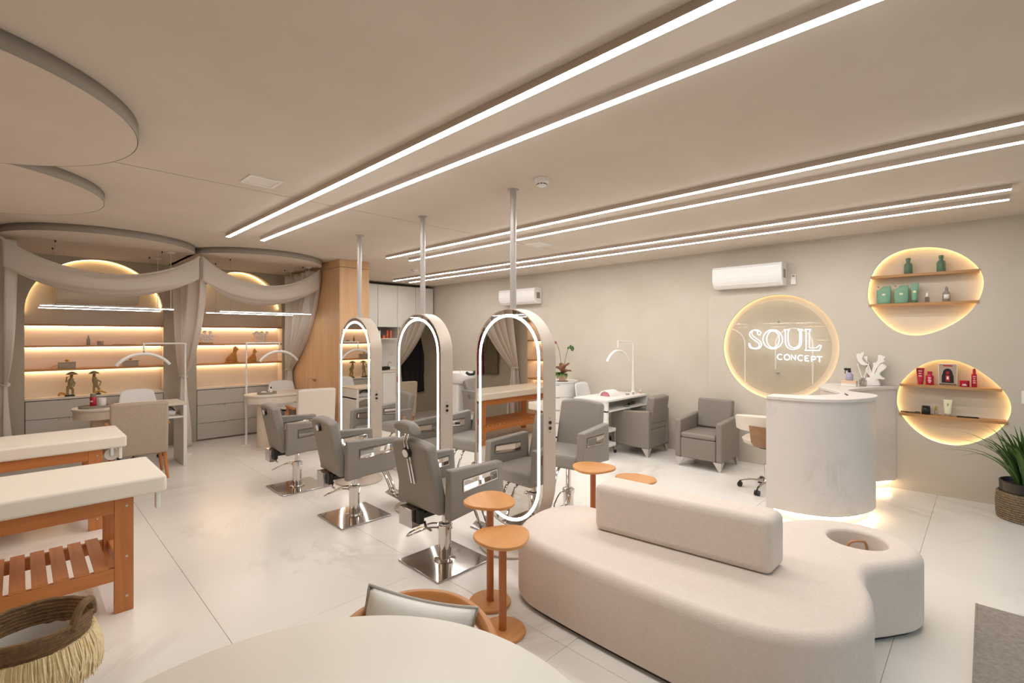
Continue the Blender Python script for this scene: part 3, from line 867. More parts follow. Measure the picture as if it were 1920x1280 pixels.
# ================================================================== FRINGED BASKET
bk = thing('fringed_basket', 'white rope basket with dark wicker rim, two handles and raffia fringe', 'basket', (0.04, 2.89, 0))
MB().lathe([(0.13, 0.0), (0.145, 0.01), (0.165, 0.18), (0.175, 0.30), (0.168, 0.30), (0.158, 0.18), (0.138, 0.02)], n=44).build('body', 'rope_white', bk)
for k in range(9):
    z = 0.03 + k * 0.030
    MB().tube([((0.148 + 0.095 * z) * math.cos(a), (0.148 + 0.095 * z) * math.sin(a), z) for a in [2 * PI * j / 44 for j in range(44)]], 0.0085, 6, True).build('rope_coil', 'rope_white', bk)
for k in range(7):
    z = 0.302 + k * 0.0145
    r = 0.178 + 0.0025 * k
    MB().tube([((r + random.uniform(-.002, .002)) * math.cos(a), (r + random.uniform(-.002, .002)) * math.sin(a), z + random.uniform(-.002, .002)) for a in [2 * PI * j / 56 for j in range(56)]], 0.0105, 7, True).build('rim_coil', 'wicker', bk)
for ac in (-32, 148):
    a0 = d2r(ac)
    hp = []
    for k in range(13):
        u = -1 + k / 6
        a = a0 + u * 0.36
        hp.append((0.195 * math.cos(a), 0.195 * math.sin(a), 0.37 + 0.085 * (1 - abs(u) ** 3)))
    MB().tube(hp, 0.016, 9).build('handle', 'wicker', bk)
fr_ = MB()
for k in range(900):
    a = random.uniform(0, 2 * PI)
    r0 = 0.19 + random.uniform(0, 0.012)
    L = random.uniform(0.13, 0.19)
    w = random.uniform(0.0025, 0.0055)
    da = random.uniform(-0.12, 0.12)
    pts = []
    for j in range(5):
        q = j / 4
        rr = r0 + 0.028 * math.sin(q * 2.2) + random.uniform(-.003, .003)
        pts.append((rr * math.cos(a + da * q * q), rr * math.sin(a + da * q * q), 0.315 - L * q))
    fr_.tube(pts, [w, w, w, w * 0.8, w * 0.3], 4)
fo = fr_.build('fringe', 'raffia', bk)
fo['kind'] = 'stuff'

# ================================================================== RECEPTION DESK
desk = thing('reception_desk', 'curved pale marble reception desk glowing underneath', 'desk', (5.4, 1.0, 0))
outer = [(4.665, 1.40), (4.675, 1.15), (4.76, 0.94), (4.93, 0.80), (5.16, 0.715), (5.35, 0.70), (5.47, 0.745), (5.53, 0.835), (5.60, 0.93), (5.74, 0.985), (5.92, 0.955), (6.12, 0.885), (6.30, 0.80), (6.49, 0.68)]
inner = [(6.49, 1.25), (6.10, 1.28), (5.86, 1.22), (5.70, 1.12), (5.52, 1.02), (5.36, 0.955), (5.20, 0.975), (5.03, 1.06), (4.90, 1.20), (4.85, 1.40)]
oc = catmull(outer, 6, False); ic = catmull(inner, 6, False)
def resample(pts, n):
    P = [Vector(p) for p in pts]; L = [0.0]
    for i in range(1, len(P)): L.append(L[-1] + (P[i] - P[i - 1]).length)
    out = []; j = 0
    for k in range(n):
        s = L[-1] * k / (n - 1)
        while j < len(L) - 2 and L[j + 1] < s: j += 1
        q = (s - L[j]) / max(L[j + 1] - L[j], 1e-9)
        out.append(P[j].lerp(P[j + 1], min(1, q)))
    return out
def side_shift(pts, d):
    out = []
    for i in range(len(pts)):
        t = pts[min(i + 1, len(pts) - 1)] - pts[max(i - 1, 0)]
        nn = Vector((-t.y, t.x)).normalized()
        out.append(pts[i] + nn * d)
    return out
ND = 90
OC = resample([(a - 5.4, b - 1.0) for a, b in oc], ND)
IC = resample([(a - 5.4, b - 1.0) for a, b in ic][::-1], ND)
def band(o_in, i_in, z0, z1, trim=0):
    a, b = side_shift(OC, o_in), side_shift(IC, -i_in)      # positive values move inwards
    a, b = a[trim:], b[trim:]
    a = [Vector((min(p.x, 1.095), p.y)) for p in a]; b = [Vector((min(p.x, 1.095), p.y)) for p in b]
    mb = MB()
    mb.loft([[(p.x, p.y, z0), (q.x, q.y, z0), (q.x, q.y, z1), (p.x, p.y, z1)] for p, q in zip(a, b)])
    return mb
band(0, 0, 0.085, 1.045).build('body', 'desk_stone', desk, ang=40)
band(-0.014, -0.014, 1.046, 1.076).build('counter_top', 'desk_stone', desk, bevel=0.005, seg=2, ang=40)
band(0.05, 0.03, 0.001, 0.0845, 3).build('plinth', 'cab_white', desk, ang=40)
MB().tube([(p.x, p.y, 0.074) for p in side_shift(OC, 0.028)[2:-1]], 0.006, 6).build('led_strip', 'led_warm', desk)

rc = thing('reception_chair', 'beige swivel chair with a walnut shell behind the reception desk', 'chair', (5.47, 1.63, 0), d2r(12))
# curved bucket back, open to local +X
def bucket(r, z0, z1, th, dip):
    mb = MB(); rings = []
    for k in range(29):
        a = d2r(70 + 220 * k / 28)
        zt = z1 - dip * (abs(k - 14) / 14) ** 2
        ro = r * (1 - 0.0)
        rings.append([((ro + q) * math.cos(a), (ro + q) * math.sin(a), z) for q, z in ((-th / 2, z0), (th / 2, z0), (th / 2 + 0.012, zt - 0.015), (th * 0.3 + 0.006, zt), (-th * 0.3, zt), (-th / 2, zt - 0.015))])
    return mb.loft(rings)
bucket(0.27, 0.64, 0.81, 0.05, 0.07).build('backrest', 'linen_light', rc, ang=50)
sm = MB(); rings = []
for k in range(19):
    a = d2r(152 + 62 * k / 18)
    rings.append([((rr) * math.cos(a), (rr) * math.sin(a), z) for rr, z in ((0.12, 0.465), (0.22, 0.475), (0.275, 0.53), (0.308, 0.70), (0.299, 0.70), (0.262, 0.535), (0.21, 0.49), (0.12, 0.48))])
sm.loft(rings).build('shell', 'brown_wood', rc, ang=50)
MB().lathe([(0.17, 0.475), (0.225, 0.49), (0.24, 0.53), (0.21, 0.555), (0.1, 0.56)], n=40).build('seat', 'linen_light', rc, ang=60)
MB().lathe([(0.09, 0.44), (0.09, 0.455), (0.12, 0.474)], n=24).build('seat_plate', 'black', rc)
MB().lathe([(0.016, 0.25), (0.016, 0.44)], n=16).build('gas_lift', 'chrome', rc)
MB().lathe([(0.027, 0.09), (0.027, 0.27), (0.022, 0.275)], n=18).build('lift_sleeve', 'chrome', rc)
MB().tube([(0.02, 0, 0.42), (0.10, -0.10, 0.41)], 0.006, 8).build('height_lever', 'black', rc)
def star_base(t, r, hub=0.11, mat='chrome'):
    MB().lathe([(0.035, hub - 0.045), (0.04, hub - 0.03), (0.04, hub), (0.028, hub + 0.01)], n=18).build('hub', mat, t)
    for k in range(5):
        a = 2 * PI * k / 5 + 0.35
        c, s = math.cos(a), math.sin(a)
        MB().tube([(0.03 * c, 0.03 * s, hub - 0.015), (r * 0.6 * c, r * 0.6 * s, hub - 0.02), (r * c, r * s, 0.065)], [0.017, 0.013, 0.010], 8).build('spoke', mat, t)
        cs = MB()
        for q in (-0.014, 0.014):
            cs.cyl((r * c - s * (q - 0.009), r * s + c * (q - 0.009), 0.026), (r * c - s * (q + 0.009), r * s + c * (q + 0.009), 0.026), 0.026, n=16)
        cs.cyl((r * c, r * s, 0.03), (r * c, r * s, 0.066), 0.008, n=8)
        cs.build('caster', 'black', t)
star_base(rc, 0.26)

# ================================================================== TUB ARMCHAIRS (face local +X)
def armchair(label, loc, rz):
    t = thing('tub_armchair', label, 'armchair', loc, rz, 'grey tub armchairs')
    W, D = 0.58, 0.58
    # base box, arms, seat, back
    MB().b2(-D / 2 + 0.012, D / 2, -W / 2 + 0.076, W / 2 - 0.076, 0.115, 0.36).build('base', 'grey_vinyl_2', t, bevel=0.015)
    MB().b2(-D / 2 + 0.012, -D / 2 + 0.099, -W / 2 + 0.076, W / 2 - 0.076, 0.3605, 0.432).build('rear_base', 'grey_vinyl_2', t, bevel=0.008)
    MB().b2(-D / 2 + 0.1, D / 2 + 0.004, -W / 2 + 0.077, W / 2 - 0.077, 0.361, 0.425).build('seat', 'grey_vinyl_2', t, bevel=0.025, seg=4)
    for s in (-1, 1):
        lp = [(-D / 2, 0.115), (D / 2, 0.115), (D / 2, 0.575), (-D / 2, 0.615)]
        mb = MB(); mb.loft([[(a, s * q, b) for a, b in lp] for q in (W / 2 - 0.075, W / 2)])
        mb.build('arm', 'grey_vinyl_2', t, bevel=0.02, seg=4)
    R = Matrix.Translation((-D / 2 + 0.06, 0, 0.43)) @ Matrix.Rotation(d2r(-8), 4, 'Y')
    lp = [(-W / 2 + 0.078, 0), (W / 2 - 0.078, 0), (W / 2 - 0.072, 0.37), (-W / 2 + 0.072, 0.37)]
    mb = MB(); mb.loft([[R @ Vector((d, a, b)) for a, b in lp] for d in (-0.055, 0.055)])
    mb.build('backrest', 'grey_vinyl_2', t, bevel=0.025, seg=4)
    for s in (-1, 1):
        MB().b2(-D / 2 + 0.04, -D / 2 + 0.09, s * (W / 2 - 0.0765) - 0.001, s * (W / 2 - 0.0765) + 0.001, 0.42, 0.52).build('back_hinge', 'chrome', t, smooth=False)
    for sx in (-1, 1):
        for sy in (-1, 1):
            mb = MB()
            x, y = sx * (D / 2 - 0.01), sy * (W / 2 - 0.01)
            mb.loft([[(x, y, 0.1145), (x - sx * 0.10, y, 0.1145), (x, y - sy * 0.10, 0.1145)], [(x - sx * 0.012, y - sy * 0.012, 0.0), (x - sx * 0.032, y - sy * 0.012, 0.0), (x - sx * 0.012, y - sy * 0.032, 0.0)]])
            mb.build('leg', 'brushed', t, smooth=False)
armchair('grey tub armchair pulled up to the white manicure desk, seen from behind', (6.09, 3.46, 0), d2r(90))
armchair('grey tub armchair against the wall, facing the room, left of the sign', (6.03, 2.49, 0), d2r(180))

# ================================================================== ALCOVE DRAWER CABINETS
def drawer_cabinet(label, x0, x1, split):
    t = thing('drawer_cabinet', label, 'cabinet', ((x0 + x1) / 2, Y1, 0), 0, 'grey drawer cabinets in the arched alcoves')
    w = x1 - x0; cx = (x0 + x1) / 2
    MB().b2(-w / 2 + 0.004, w / 2 - 0.004, 0.018, 0.296, 0.06, 0.785).build('body', 'dark', t, smooth=False)
    MB().b2(-w / 2 + 0.004, w / 2 - 0.004, 0.04, 0.29, 0.002, 0.06).build('plinth', 'cab_grey', t, smooth=False)
    MB().b2(-w / 2 + 0.002, w / 2 - 0.002, -0.004, 0.296, 0.785, 0.81).build('counter', 'counter', t, bevel=0.003, seg=2)
    cols = [-w / 2 + 0.006] + [s - cx for s in split] + [w / 2 - 0.006]
    zs = [0.022, 0.27, 0.545, 0.779]
    for i in range(len(cols) - 1):
        a, b = cols[i] + 0.002, cols[i + 1] - 0.002
        for k in range(3):
            z0, z1 = zs[k] + 0.003, zs[k + 1] - 0.003
            c = (a + b) / 2
            lp = [(a, z0), (b, z0), (b, z1), (c + 0.055, z1), (c + 0.05, z1 - 0.028), (c - 0.05, z1 - 0.028), (c - 0.055, z1), (a, z1)]
            mb = MB(); mb.loft([[(p, d, q) for p, q in lp] for d in (-0.002, 0.017)])
            dr = mb.build('drawer', 'cab_grey', t, smooth=False)
            MB().b2(c - 0.05, c + 0.05, 0.010, 0.0165, z1 - 0.03, z1 - 0.001).build('pull_recess', 'cab_grey', dr, smooth=False)
drawer_cabinet('grey drawer cabinet in the left arched alcove, under the parasol figurines', 0.05, 1.487, [0.77])
drawer_cabinet('grey drawer cabinet in the right arched alcove, under the cat shelf', 1.90, 3.16, [2.555])

# ================================================================== MANICURE STATIONS
def rounded_end(x0, x1, y0, y1, n=16):
    r = (y1 - y0) / 2; c = (y0 + y1) / 2
    return [(x1, y0), (x1, y1)] + [(x0 + r - r * math.sin(PI * k / n), c + r * math.cos(PI * k / n)) for k in range(n + 1)]
def station(label, x, y):
    t = thing('manicure_table', label, 'table', (x, y, 0), 0, 'round-ended manicure tables')
    lp = rounded_end(-0.53, 0.53, -0.27, 0.27)
    MB().prism(lp, 0.755, 0.78).build('table_top', 'counter', t, bevel=0.004, seg=2, ang=40)
    lpi = rounded_end(-0.515, 0.20, -0.255, 0.255)
    MB().prism(lpi, 0.66, 0.754).build('apron', 'counter', t, ang=40)
    for z in (0.62,):
        MB().b2(0.20, 0.53, -0.26, 0.26, z - 0.02, z).build('cubby_shelf', 'white_paint', t, smooth=False)
    MB().b2(0.20, 0.215, -0.26, 0.26, 0.62, 0.754).build('cubby_side', 'white_paint', t, smooth=False)
    MB().lathe([(0.105, 0.0), (0.105, 0.66)], c=(-0.26, 0.0, 0), n=40).build('pedestal', 'travertine', t)
    MB().lathe([(0.15, 0.0), (0.15, 0.018), (0.145, 0.02)], c=(-0.26, 0.0, 0), n=40).build('pedestal_base', 'counter', t)
    MB().b2(0.49, 0.53, -0.27, 0.27, 0.0, 0.754).build('side_panel', 'white_paint', t, bevel=0.003, seg=2)
    return t
station('round-ended manicure table with the red bottle tray, in the left alcove', 0.94, 7.38)
station('round-ended manicure table on a travertine drum, in the right alcove', 2.74, 7.40)

def dining_armchair(label, loc, rz, mat):
    t = thing('upholstered_armchair', label, 'chair', loc, rz, 'client armchairs at the manicure tables')
    # faces local +Y
    R = Matrix.Translation((0, -0.24, 0.30)) @ Matrix.Rotation(d2r(5), 4, 'X')
    lp = slab(0.51, 0.58, 0.08, 8, 0.0, 0.006)
    mb = MB(); mb.loft([[R @ Vector((a, d, b)) for a, b in lp] for d in (-0.04, 0.04)])
    mb.build('backrest', mat, t, bevel=0.022, seg=4)
    MB().b2(-0.235, 0.235, -0.19, 0.19, 0.33, 0.46).build('seat', mat, t, bevel=0.03, seg=4)
    for s in (-1, 1):
        MB().tube([(s * 0.215, 0.165, 0.335), (s * 0.25, 0.18, 0.0)], [0.022, 0.014], 10).build('leg', 'table_wood_z', t)
        MB().tube([(s * 0.225, -0.20, 0.335), (s * 0.25, -0.265, 0.0)], [0.022, 0.014], 10).build('leg', 'table_wood_z', t)
        MB().b2(s * 0.265 - 0.02, s * 0.265 + 0.02, -0.20, 0.185, 0.60, 0.63).build('armrest', 'table_wood_y', t, bevel=0.008, seg=2)
        MB().b2(s * 0.262 - 0.016, s * 0.262 + 0.016, 0.13, 0.165, 0.335, 0.60).build('arm_post', 'table_wood_z', t, bevel=0.005, seg=2)
    return t
dining_armchair('beige linen armchair with wooden legs at the left manicure table', (0.945, 6.90, 0), d2r(-3), 'linen')
dining_armchair('cream upholstered armchair with wooden arms at the right manicure table', (2.915, 6.90, 0), d2r(-6), 'linen_light')

def shell_chair(label, loc, rz):
    t = thing('shell_chair', label, 'chair', loc, rz, 'white shell chairs behind the manicure tables')
    # faces local -Y
    def f(u, v):
        a = u * 2 - 1
        if v < 0.5:
            q = v / 0.5
            return (a * (0.21 + 0.02 * q), -0.22 + 0.40 * q, 0.455 + 0.03 * a * a + 0.012 * (1 - q))
        q = (v - 0.5) / 0.5
        w = 0.23 - 0.05 * q ** 2
        return (a * w, 0.18 + 0.085 * q - 0.05 * a * a * (1 - q * 0.5) * 0.8, 0.455 + 0.03 * a * a * (1 - q) + 0.43 * q ** 1.15 - 0.03 * q * a ** 4)
    MB().sheet(f, 16, 24).build('shell', 'white_plastic', t, solid=0.012, ang=60)
    MB().lathe([(0.06, 0.415), (0.06, 0.43), (0.10, 0.447)], n=20).build('seat_plate', 'black', t)
    MB().lathe([(0.02, 0.10), (0.02, 0.42)], n=14).build('gas_lift', 'chrome', t)
    star_base(t, 0.24)
    return t
shell_chair('white plastic shell chair behind the left manicure table', (1.15, 8.02, 0), d2r(4))
shell_chair('white plastic shell chair behind the right manicure table', (3.0, 8.02, 0), d2r(-4))
shell_chair('white plastic shell chair behind the white manicure desk by the wall', (6.24, 4.32, 0), d2r(4))

# crescent lamps
def crescent_lamp(label, loc, z0, top, dirx, arm):
    t = thing('crescent_lamp', label, 'lamp', loc, 0, 'white crescent work lamps')
    MB().lathe([(0.07, z0), (0.07, z0 + 0.012), (0.02, z0 + 0.02)] if z0 < 0.1 else [(0.035, z0), (0.035, z0 + 0.03), (0.02, z0 + 0.04)], n=28).build('base', 'white_paint', t)
    zm = z0 + (top - z0) * 0.62
    MB().cyl((0, 0, z0 + 0.015), (0, 0, zm), 0.016 if z0 < 0.1 else 0.022, 0.0135, n=14).build('lower_pole', 'white_paint', t)
    MB().cyl((0, 0, zm), (0, 0, top - 0.01), 0.0105, n=12).build('upper_pole', 'white_paint', t)
    MB().lathe([(0.0165, zm - 0.015), (0.0165, zm + 0.015)], n=14).build('pole_collar', 'white_paint', t)
    ax = dirx * arm
    MB().tube(catmull([(0, 0, top - 0.03), (0.0, 0, top - 0.005), (dirx * 0.03, 0, top), (ax - dirx * 0.03, 0, top), (ax, 0, top - 0.008), (ax, 0, top - 0.12)], 4, False), 0.0105, 10).build('arm', 'white_paint', t)
    zc = top - 0.13
    R = 0.333; half = math.asin(0.275 / R)
    pts = [(ax + R * math.sin(-half + 2 * half * k / 24), 0, zc - R + R * math.cos(-half + 2 * half * k / 24)) for k in range(25)]
    MB().tube(pts, 0.0195, 12).build('crescent_head', 'white_plastic', t)
    MB().cyl((ax, 0, zc), (ax, 0, zc + 0.035), 0.012, n=12).build('joint', 'chrome', t)
    return t
crescent_lamp('white crescent lamp on a floor pole at the left manicure table', (1.575, 7.72, 0), 0.0, 1.51, -1, 0.45)
crescent_lamp('white crescent lamp on a floor pole at the right manicure table', (2.33, 7.72, 0), 0.0, 1.505, 1, 0.46)
crescent_lamp('white crescent lamp standing on the white manicure desk by the wall', (6.35, 3.72, 0), 0.7626, 1.53, -1, 0.41)
gl = thing('gooseneck_lamp', 'small bronze gooseneck lamp beside the oak column', 'lamp', (3.13, 7.5, 0.78))
MB().lathe([(0.03, 0), (0.03, 0.012), (0.006, 0.016)], n=16).build('base', 'silver', gl)
MB().tube(catmull([(0, 0, 0.01), (0, 0, 0.10), (0.01, 0, 0.15), (0.05, 0, 0.17), (0.085, 0, 0.155)], 5, False), 0.004, 7).build('neck', 'silver', gl)
MB().cyl((0.08, 0, 0.158), (0.115, 0, 0.135), 0.008, 0.022, n=14).build('shade', 'brown_wood', gl)

# things on the manicure tables
def tray(label, loc, sx, sy):
    t = thing('oval_tray', label, 'tray', loc, 0)
    rings = MB().lathe([(0.97, 0), (1.0, 0.006), (1.0, 0.028), (0.95, 0.028), (0.93, 0.010)], n=40, sx=sx, sy=sy)
    rings.build('tray_body', 'grey_tray', t, ang=50)
    return t
tray('oval stone tray holding red bottle and candle on the left manicure table', (0.63, 7.36, 0.7805), 0.16, 0.095)
tray('round stone tray with small bottles on the right manicure table', (2.50, 7.38, 0.7805), 0.13, 0.10)
def bottle(name, label, cat, loc, prof, mat, cap=None, capmat=None, lab=None, group=None, n=20, labmat='print_white'):
    t = thing(name, label, cat, loc, 0, group)
    MB().lathe(prof, n=n).build('body', mat, t, ang=40)
    if cap: MB().lathe(cap, n=n).build('cap', capmat, t, ang=40)
    if lab:
        # wrapped paper label, a thin curved patch on the room side
        r, z0, z1, a0, half = lab
        def f(u, v): 
            a = a0 + (u * 2 - 1) * half
            return ((r + 0.0008) * math.cos(a), (r + 0.0008) * math.sin(a), z0 + (z1 - z0) * v)
        MB().sheet(f, 8, 2).build('label', labmat, t, solid=0.0006)
    return t
TZ = 0.7915
bottle('red_bottle', 'dark red bottle with grey cap on the tray in the left alcove', 'bottle', (0.60, 7.335, TZ), [(0.028, 0), (0.03, 0.004), (0.03, 0.11), (0.027, 0.115)], 'red', [(0.027, 0.116), (0.027, 0.155), (0.024, 0.158)], 'taupe_bottle', (0.03, 0.06, 0.075, d2r(-130), 0.5))
bottle('candle_jar', 'frosted white candle cup beside the red bottle on the tray', 'candle', (0.675, 7.33, TZ), [(0.032, 0), (0.038, 0.005), (0.04, 0.10), (0.036, 0.10), (0.034, 0.02)], 'white_plastic')
bt = thing('nail_clips', 'small heap of pink and dark nail clips on the left tray', 'nail tools', (0.745, 7.36, TZ), 0)
for k in range(7):
    MB().box((random.uniform(-.03, .03), random.uniform(-.04, .04), 0.006 + 0.006 * (k % 3)), (0.03, 0.011, 0.009), random.uniform(0, 3)).build('clip', 'pink' if k % 2 else 'wicker', bt, bevel=0.002, seg=1)
bottle('pump_bottle', 'small white bottle with black top on the right tray', 'bottle', (2.545, 7.36, TZ), [(0.02, 0), (0.021, 0.004), (0.021, 0.05), (0.008, 0.06)], 'white_plastic', [(0.009, 0.061), (0.009, 0.085), (0.004, 0.09)], 'black')
bottle('cream_jar', 'low white cream jar on the right tray', 'jar', (2.45, 7.37, TZ), [(0.03, 0), (0.032, 0.004), (0.032, 0.022), (0.028, 0.025)], 'white_plastic')
nt_ = thing('nail_files', 'dark nail tools lying on the right tray', 'nail tools', (2.58, 7.395, TZ))
for k in range(3): MB().box((0.0, -0.02 + 0.02 * k, 0.004), (0.05, 0.008, 0.006), 0.3 * k).build('tool', 'wicker', nt_, bevel=0.001, seg=1)
dc = thing('nail_dust_collector', 'white nail dust collector with black handle under the left manicure table', 'device', (1.28, 7.34, 0.6205))
MB().b2(-0.10, 0.10, -0.12, 0.12, 0, 0.07).build('housing', 'white_plastic', dc, bevel=0.02)
MB().tube(catmull([(-0.08, -0.12, 0.06), (-0.04, -0.135, 0.105), (0.04, -0.135, 0.105), (0.08, -0.12, 0.06)], 5, False), 0.008, 8).build('handle', 'black', dc)

# ================================================================== WHITE MANICURE DESK BY THE WALL
wd = thing('manicure_desk', 'white manicure desk with open cubby standing against the right wall', 'desk', (5.94, 3.82, 0))
# local extents: x -0.50..0.51, y -0.26..0.24
MB().b2(-0.54, 0.53, -0.27, 0.27, 0.735, 0.762).build('desk_top', 'white_paint', wd, bevel=0.003, seg=2)
MB().b2(-0.53, 0.53, -0.265, 0.265, 0.60, 0.618).build('cubby_floor', 'white_paint', wd, smooth=False)
MB().b2(-0.53, 0.53, 0.05, 0.065, 0.618, 0.735).build('cubby_back', 'white_paint', wd, smooth=False)
MB().b2(-0.53, -0.49, -0.265, 0.265, 0.0, 0.735).build('leg_panel', 'white_paint', wd, bevel=0.002, seg=2)
MB().b2(0.505, 0.53, -0.265, 0.265, 0.618, 0.735).build('end_panel', 'white_paint', wd, smooth=False)
MB().b2(0.44, 0.47, 0.20, 0.25, 0.0, 0.60).build('back_leg', 'white_paint', wd, smooth=False)
uv = thing('nail_lamp', 'white arched nail-drying lamp on the white desk', 'device', (5.87, 3.82, 0.7625), d2r(0))
lp = [(0.10 * math.cos(a), 0.085 * math.sin(a)) for a in [PI * k / 16 for k in range(17)]]
li = [(0.082 * math.cos(a), 0.066 * math.sin(a)) for a in [PI * k / 16 for k in range(16, -1, -1)]]
MB().prism(lp + li, -0.11, 0.11, lambda a, b, d: (d, a, b)).build('arched_shell', 'white_plastic', uv, ang=40)
MB().prism([(p[0] * 0.99, p[1] * 0.98) for p in li], 0.07, 0.10, lambda a, b, d: (d, a, b)).build('back_plate', 'white_plastic', uv, smooth=False)
MB().prism([(p[0] * 0.985, p[1] * 0.97 + 0.001) for p in li], -0.085, -0.08, lambda a, b, d: (d, a, b)).build('inner_panel', 'pink', uv, smooth=False)
MB().b2(-0.108, -0.103, -0.02, 0.05, 0.068, 0.080).build('display', 'black', uv, smooth=False)
dr_ = thing('nail_drill', 'black nail drill with orange tip lying in the desk cubby', 'device', (6.2, 3.66, 0.6185), d2r(8))
MB().tube([(-0.10, 0, 0.02), (0.06, 0, 0.02), (0.13, 0, 0.02)], [0.017, 0.02, 0.015], 12).build('handpiece', 'black', dr_)
MB().tube([(0.085, 0, 0.02), (0.10, 0, 0.02)], [0.0205, 0.0205], 12).build('ring', 'coral', dr_)
MB().tube(catmull([(-0.10, 0, 0.02), (-0.2, 0.02, 0.012), (-0.28, -0.02, 0.006), (-0.22, -0.06, 0.006)], 6, False), 0.004, 6).build('cable', 'black', dr_)
nb = [('glass_dish', 'small clear dish at the wall end of the white desk', (6.16, 3.70), 0.028, 0.03, 'clear_bottle'), ('polish_bottle', 'small clear polish bottle with white cap by the crescent lamp foot', (6.25, 3.66), 0.014, 0.05, 'clear_bottle'), ('polish_bottle', 'small pink polish bottle by the crescent lamp foot', (6.42, 3.64), 0.013, 0.045, 'pink')]
for nm, lb, (x, y), r, h, mt in nb:
    bottle(nm, lb, 'bottle' if 'polish' in nm else 'dish', (x, y, 0.7625), [(r, 0), (r, h * 0.6), (r * 0.6, h * 0.65)], mt, [(r * 0.55, h * 0.66), (r * 0.5, h * 1.3)], 'white_plastic')
st = thing('rolling_stool', 'low rolling stool with lilac seat tucked under the white desk', 'stool', (5.72, 4.17, 0))
MB().lathe([(0.15, 0.40), (0.17, 0.41), (0.17, 0.45), (0.14, 0.465)], n=32).build('seat', 'lilac', st, ang=50)
MB().lathe([(0.018, 0.10), (0.018, 0.40)], n=14).build('gas_lift', 'chrome', st)
star_base(st, 0.22)
tr = thing('rolling_trolley', 'white two-shelf rolling trolley beneath the white desk', 'trolley', (5.615, 3.74, 0))
for z in (0.10, 0.30): MB().b2(-0.15, 0.15, -0.10, 0.10, z, z + 0.05).build('shelf', 'white_plastic', tr, bevel=0.01, seg=2)
for sx in (-1, 1):
    for sy in (-1, 1):
        MB().cyl((sx * 0.14, sy * 0.09, 0.045), (sx * 0.14, sy * 0.09, 0.36), 0.007, n=8).build('post', 'chrome', tr)
        MB().cyl((sx * 0.14, sy * 0.09 - 0.01, 0.025), (sx * 0.14, sy * 0.09 + 0.01, 0.025), 0.0245, n=14).build('caster', 'black', tr)

# round white drawer cabinet with the orchid
wc = thing('round_cabinet', 'white round-fronted drawer cabinet with the orchid on top', 'cabinet', (6.19, 5.02, 0))
lp = [(0.325 * math.cos(a), 0.325 * math.sin(a)) for a in [2 * PI * k / 56 for k in range(56)]]
MB().prism(lp, 0.03, 0.862).build('body', 'white_paint', wc, ang=40)
MB().prism([(a * 1.03, b * 1.03) for a, b in lp], 0.863, 0.89).build('top', 'white_paint', wc, bevel=0.004, seg=2, ang=40)
MB().prism([(a * 0.92, b * 0.92) for a, b in lp], 0.0, 0.03).build('plinth', 'dark', wc, smooth=False)
for k in range(4):
    z0 = 0.05 + 0.2 * k
    def f(u, v):
        a = d2r(150 + 120 * u)
        return (0.3295 * math.cos(a), 0.3295 * math.sin(a), z0 + 0.193 * v)
    d = MB().sheet(f, 36, 1).build('drawer', 'white_paint', wc, solid=0.006, smooth=False)
    def f2(u, v):
        a = d2r(195 + 30 * u)
        return (0.3335 * math.cos(a), 0.3335 * math.sin(a), z0 + 0.184 + 0.006 * v)
    MB().sheet(f2, 6, 1).build('finger_slot', 'dark', d, solid=0.003)
op = thing('potted_orchid', 'potted orchid with magenta blooms and brown leaves on the round cabinet', 'plant', (6.07, 4.82, 0.8905))
MB().lathe([(0.05, 0), (0.055, 0.01), (0.07, 0.10), (0.062, 0.10), (0.05, 0.02)], n=24).build('pot', 'peach', op)
MB().lathe([(0.085, 0), (0.09, 0.006), (0.07, 0.008)], n=24).build('saucer', 'wicker', op)
def leaf_mesh(L, w, bend, n=8):
    def f(u, v):
        a = v * 2 - 1
        q = u
        ww = w * math.sin(PI * min(1, 0.12 + q * 0.88)) ** 0.7
        return (L * q * math.cos(bend * q * 0.5), a * ww / 2, L * q * math.sin(0.9 - bend * q) * 0.6 + 0.25 * w * a * a)
    return MB().sheet(f, n, 4).mesh('leaf', True, 80)
lm1 = leaf_mesh(0.22, 0.075, 1.3); lm2 = leaf_mesh(0.20, 0.10, 0.9)
for k in range(7):
    o = obj('leaf', lm1, 'leaf', op, loc=(0, 0, 0.09), rot=(0, random.uniform(-0.3, 0.2), d2r(90 + 25 * k)))
for k in range(8):
    o = obj('leaf', lm2, 'leaf_brown', op, loc=(0, 0, 0.10 + 0.02 * k % 0.06), rot=(0, random.uniform(-0.9, -0.1), d2r(-120 + 35 * k)))
for sx, hgt, lean in ((-0.05, 0.64, 0.10), (0.05, 0.55, -0.06)):
    p = catmull([(0, 0, 0.08), (sx * 0.4, -sx * 0.4, hgt * 0.5), (sx, -sx, hgt * 0.85), (sx - lean * 0.4, -sx + lean * 0.5, hgt), (sx - lean, -sx + lean * 1.1, hgt - 0.03)], 5, False)
    MB().tube(p, 0.004, 6).build('stem', 'leaf', op)
    for q in ((len(p) - 1, 1.0), (len(p) - 4, 0.8), (len(p) - 8, 0.5)):
        fl = MB(); c = Vector(p[q[0]])
        for j in range(5):
            a = 2 * PI * j / 5
            fl.ball(c + Vector((0.026 * math.cos(a) * q[1], 0.006, 0.026 * math.sin(a) * q[1])), (0.02 * q[1], 0.008, 0.02 * q[1]), 8, 5)
        fl.build('bloom', 'magenta' if sx < 0 else 'leaf', op)

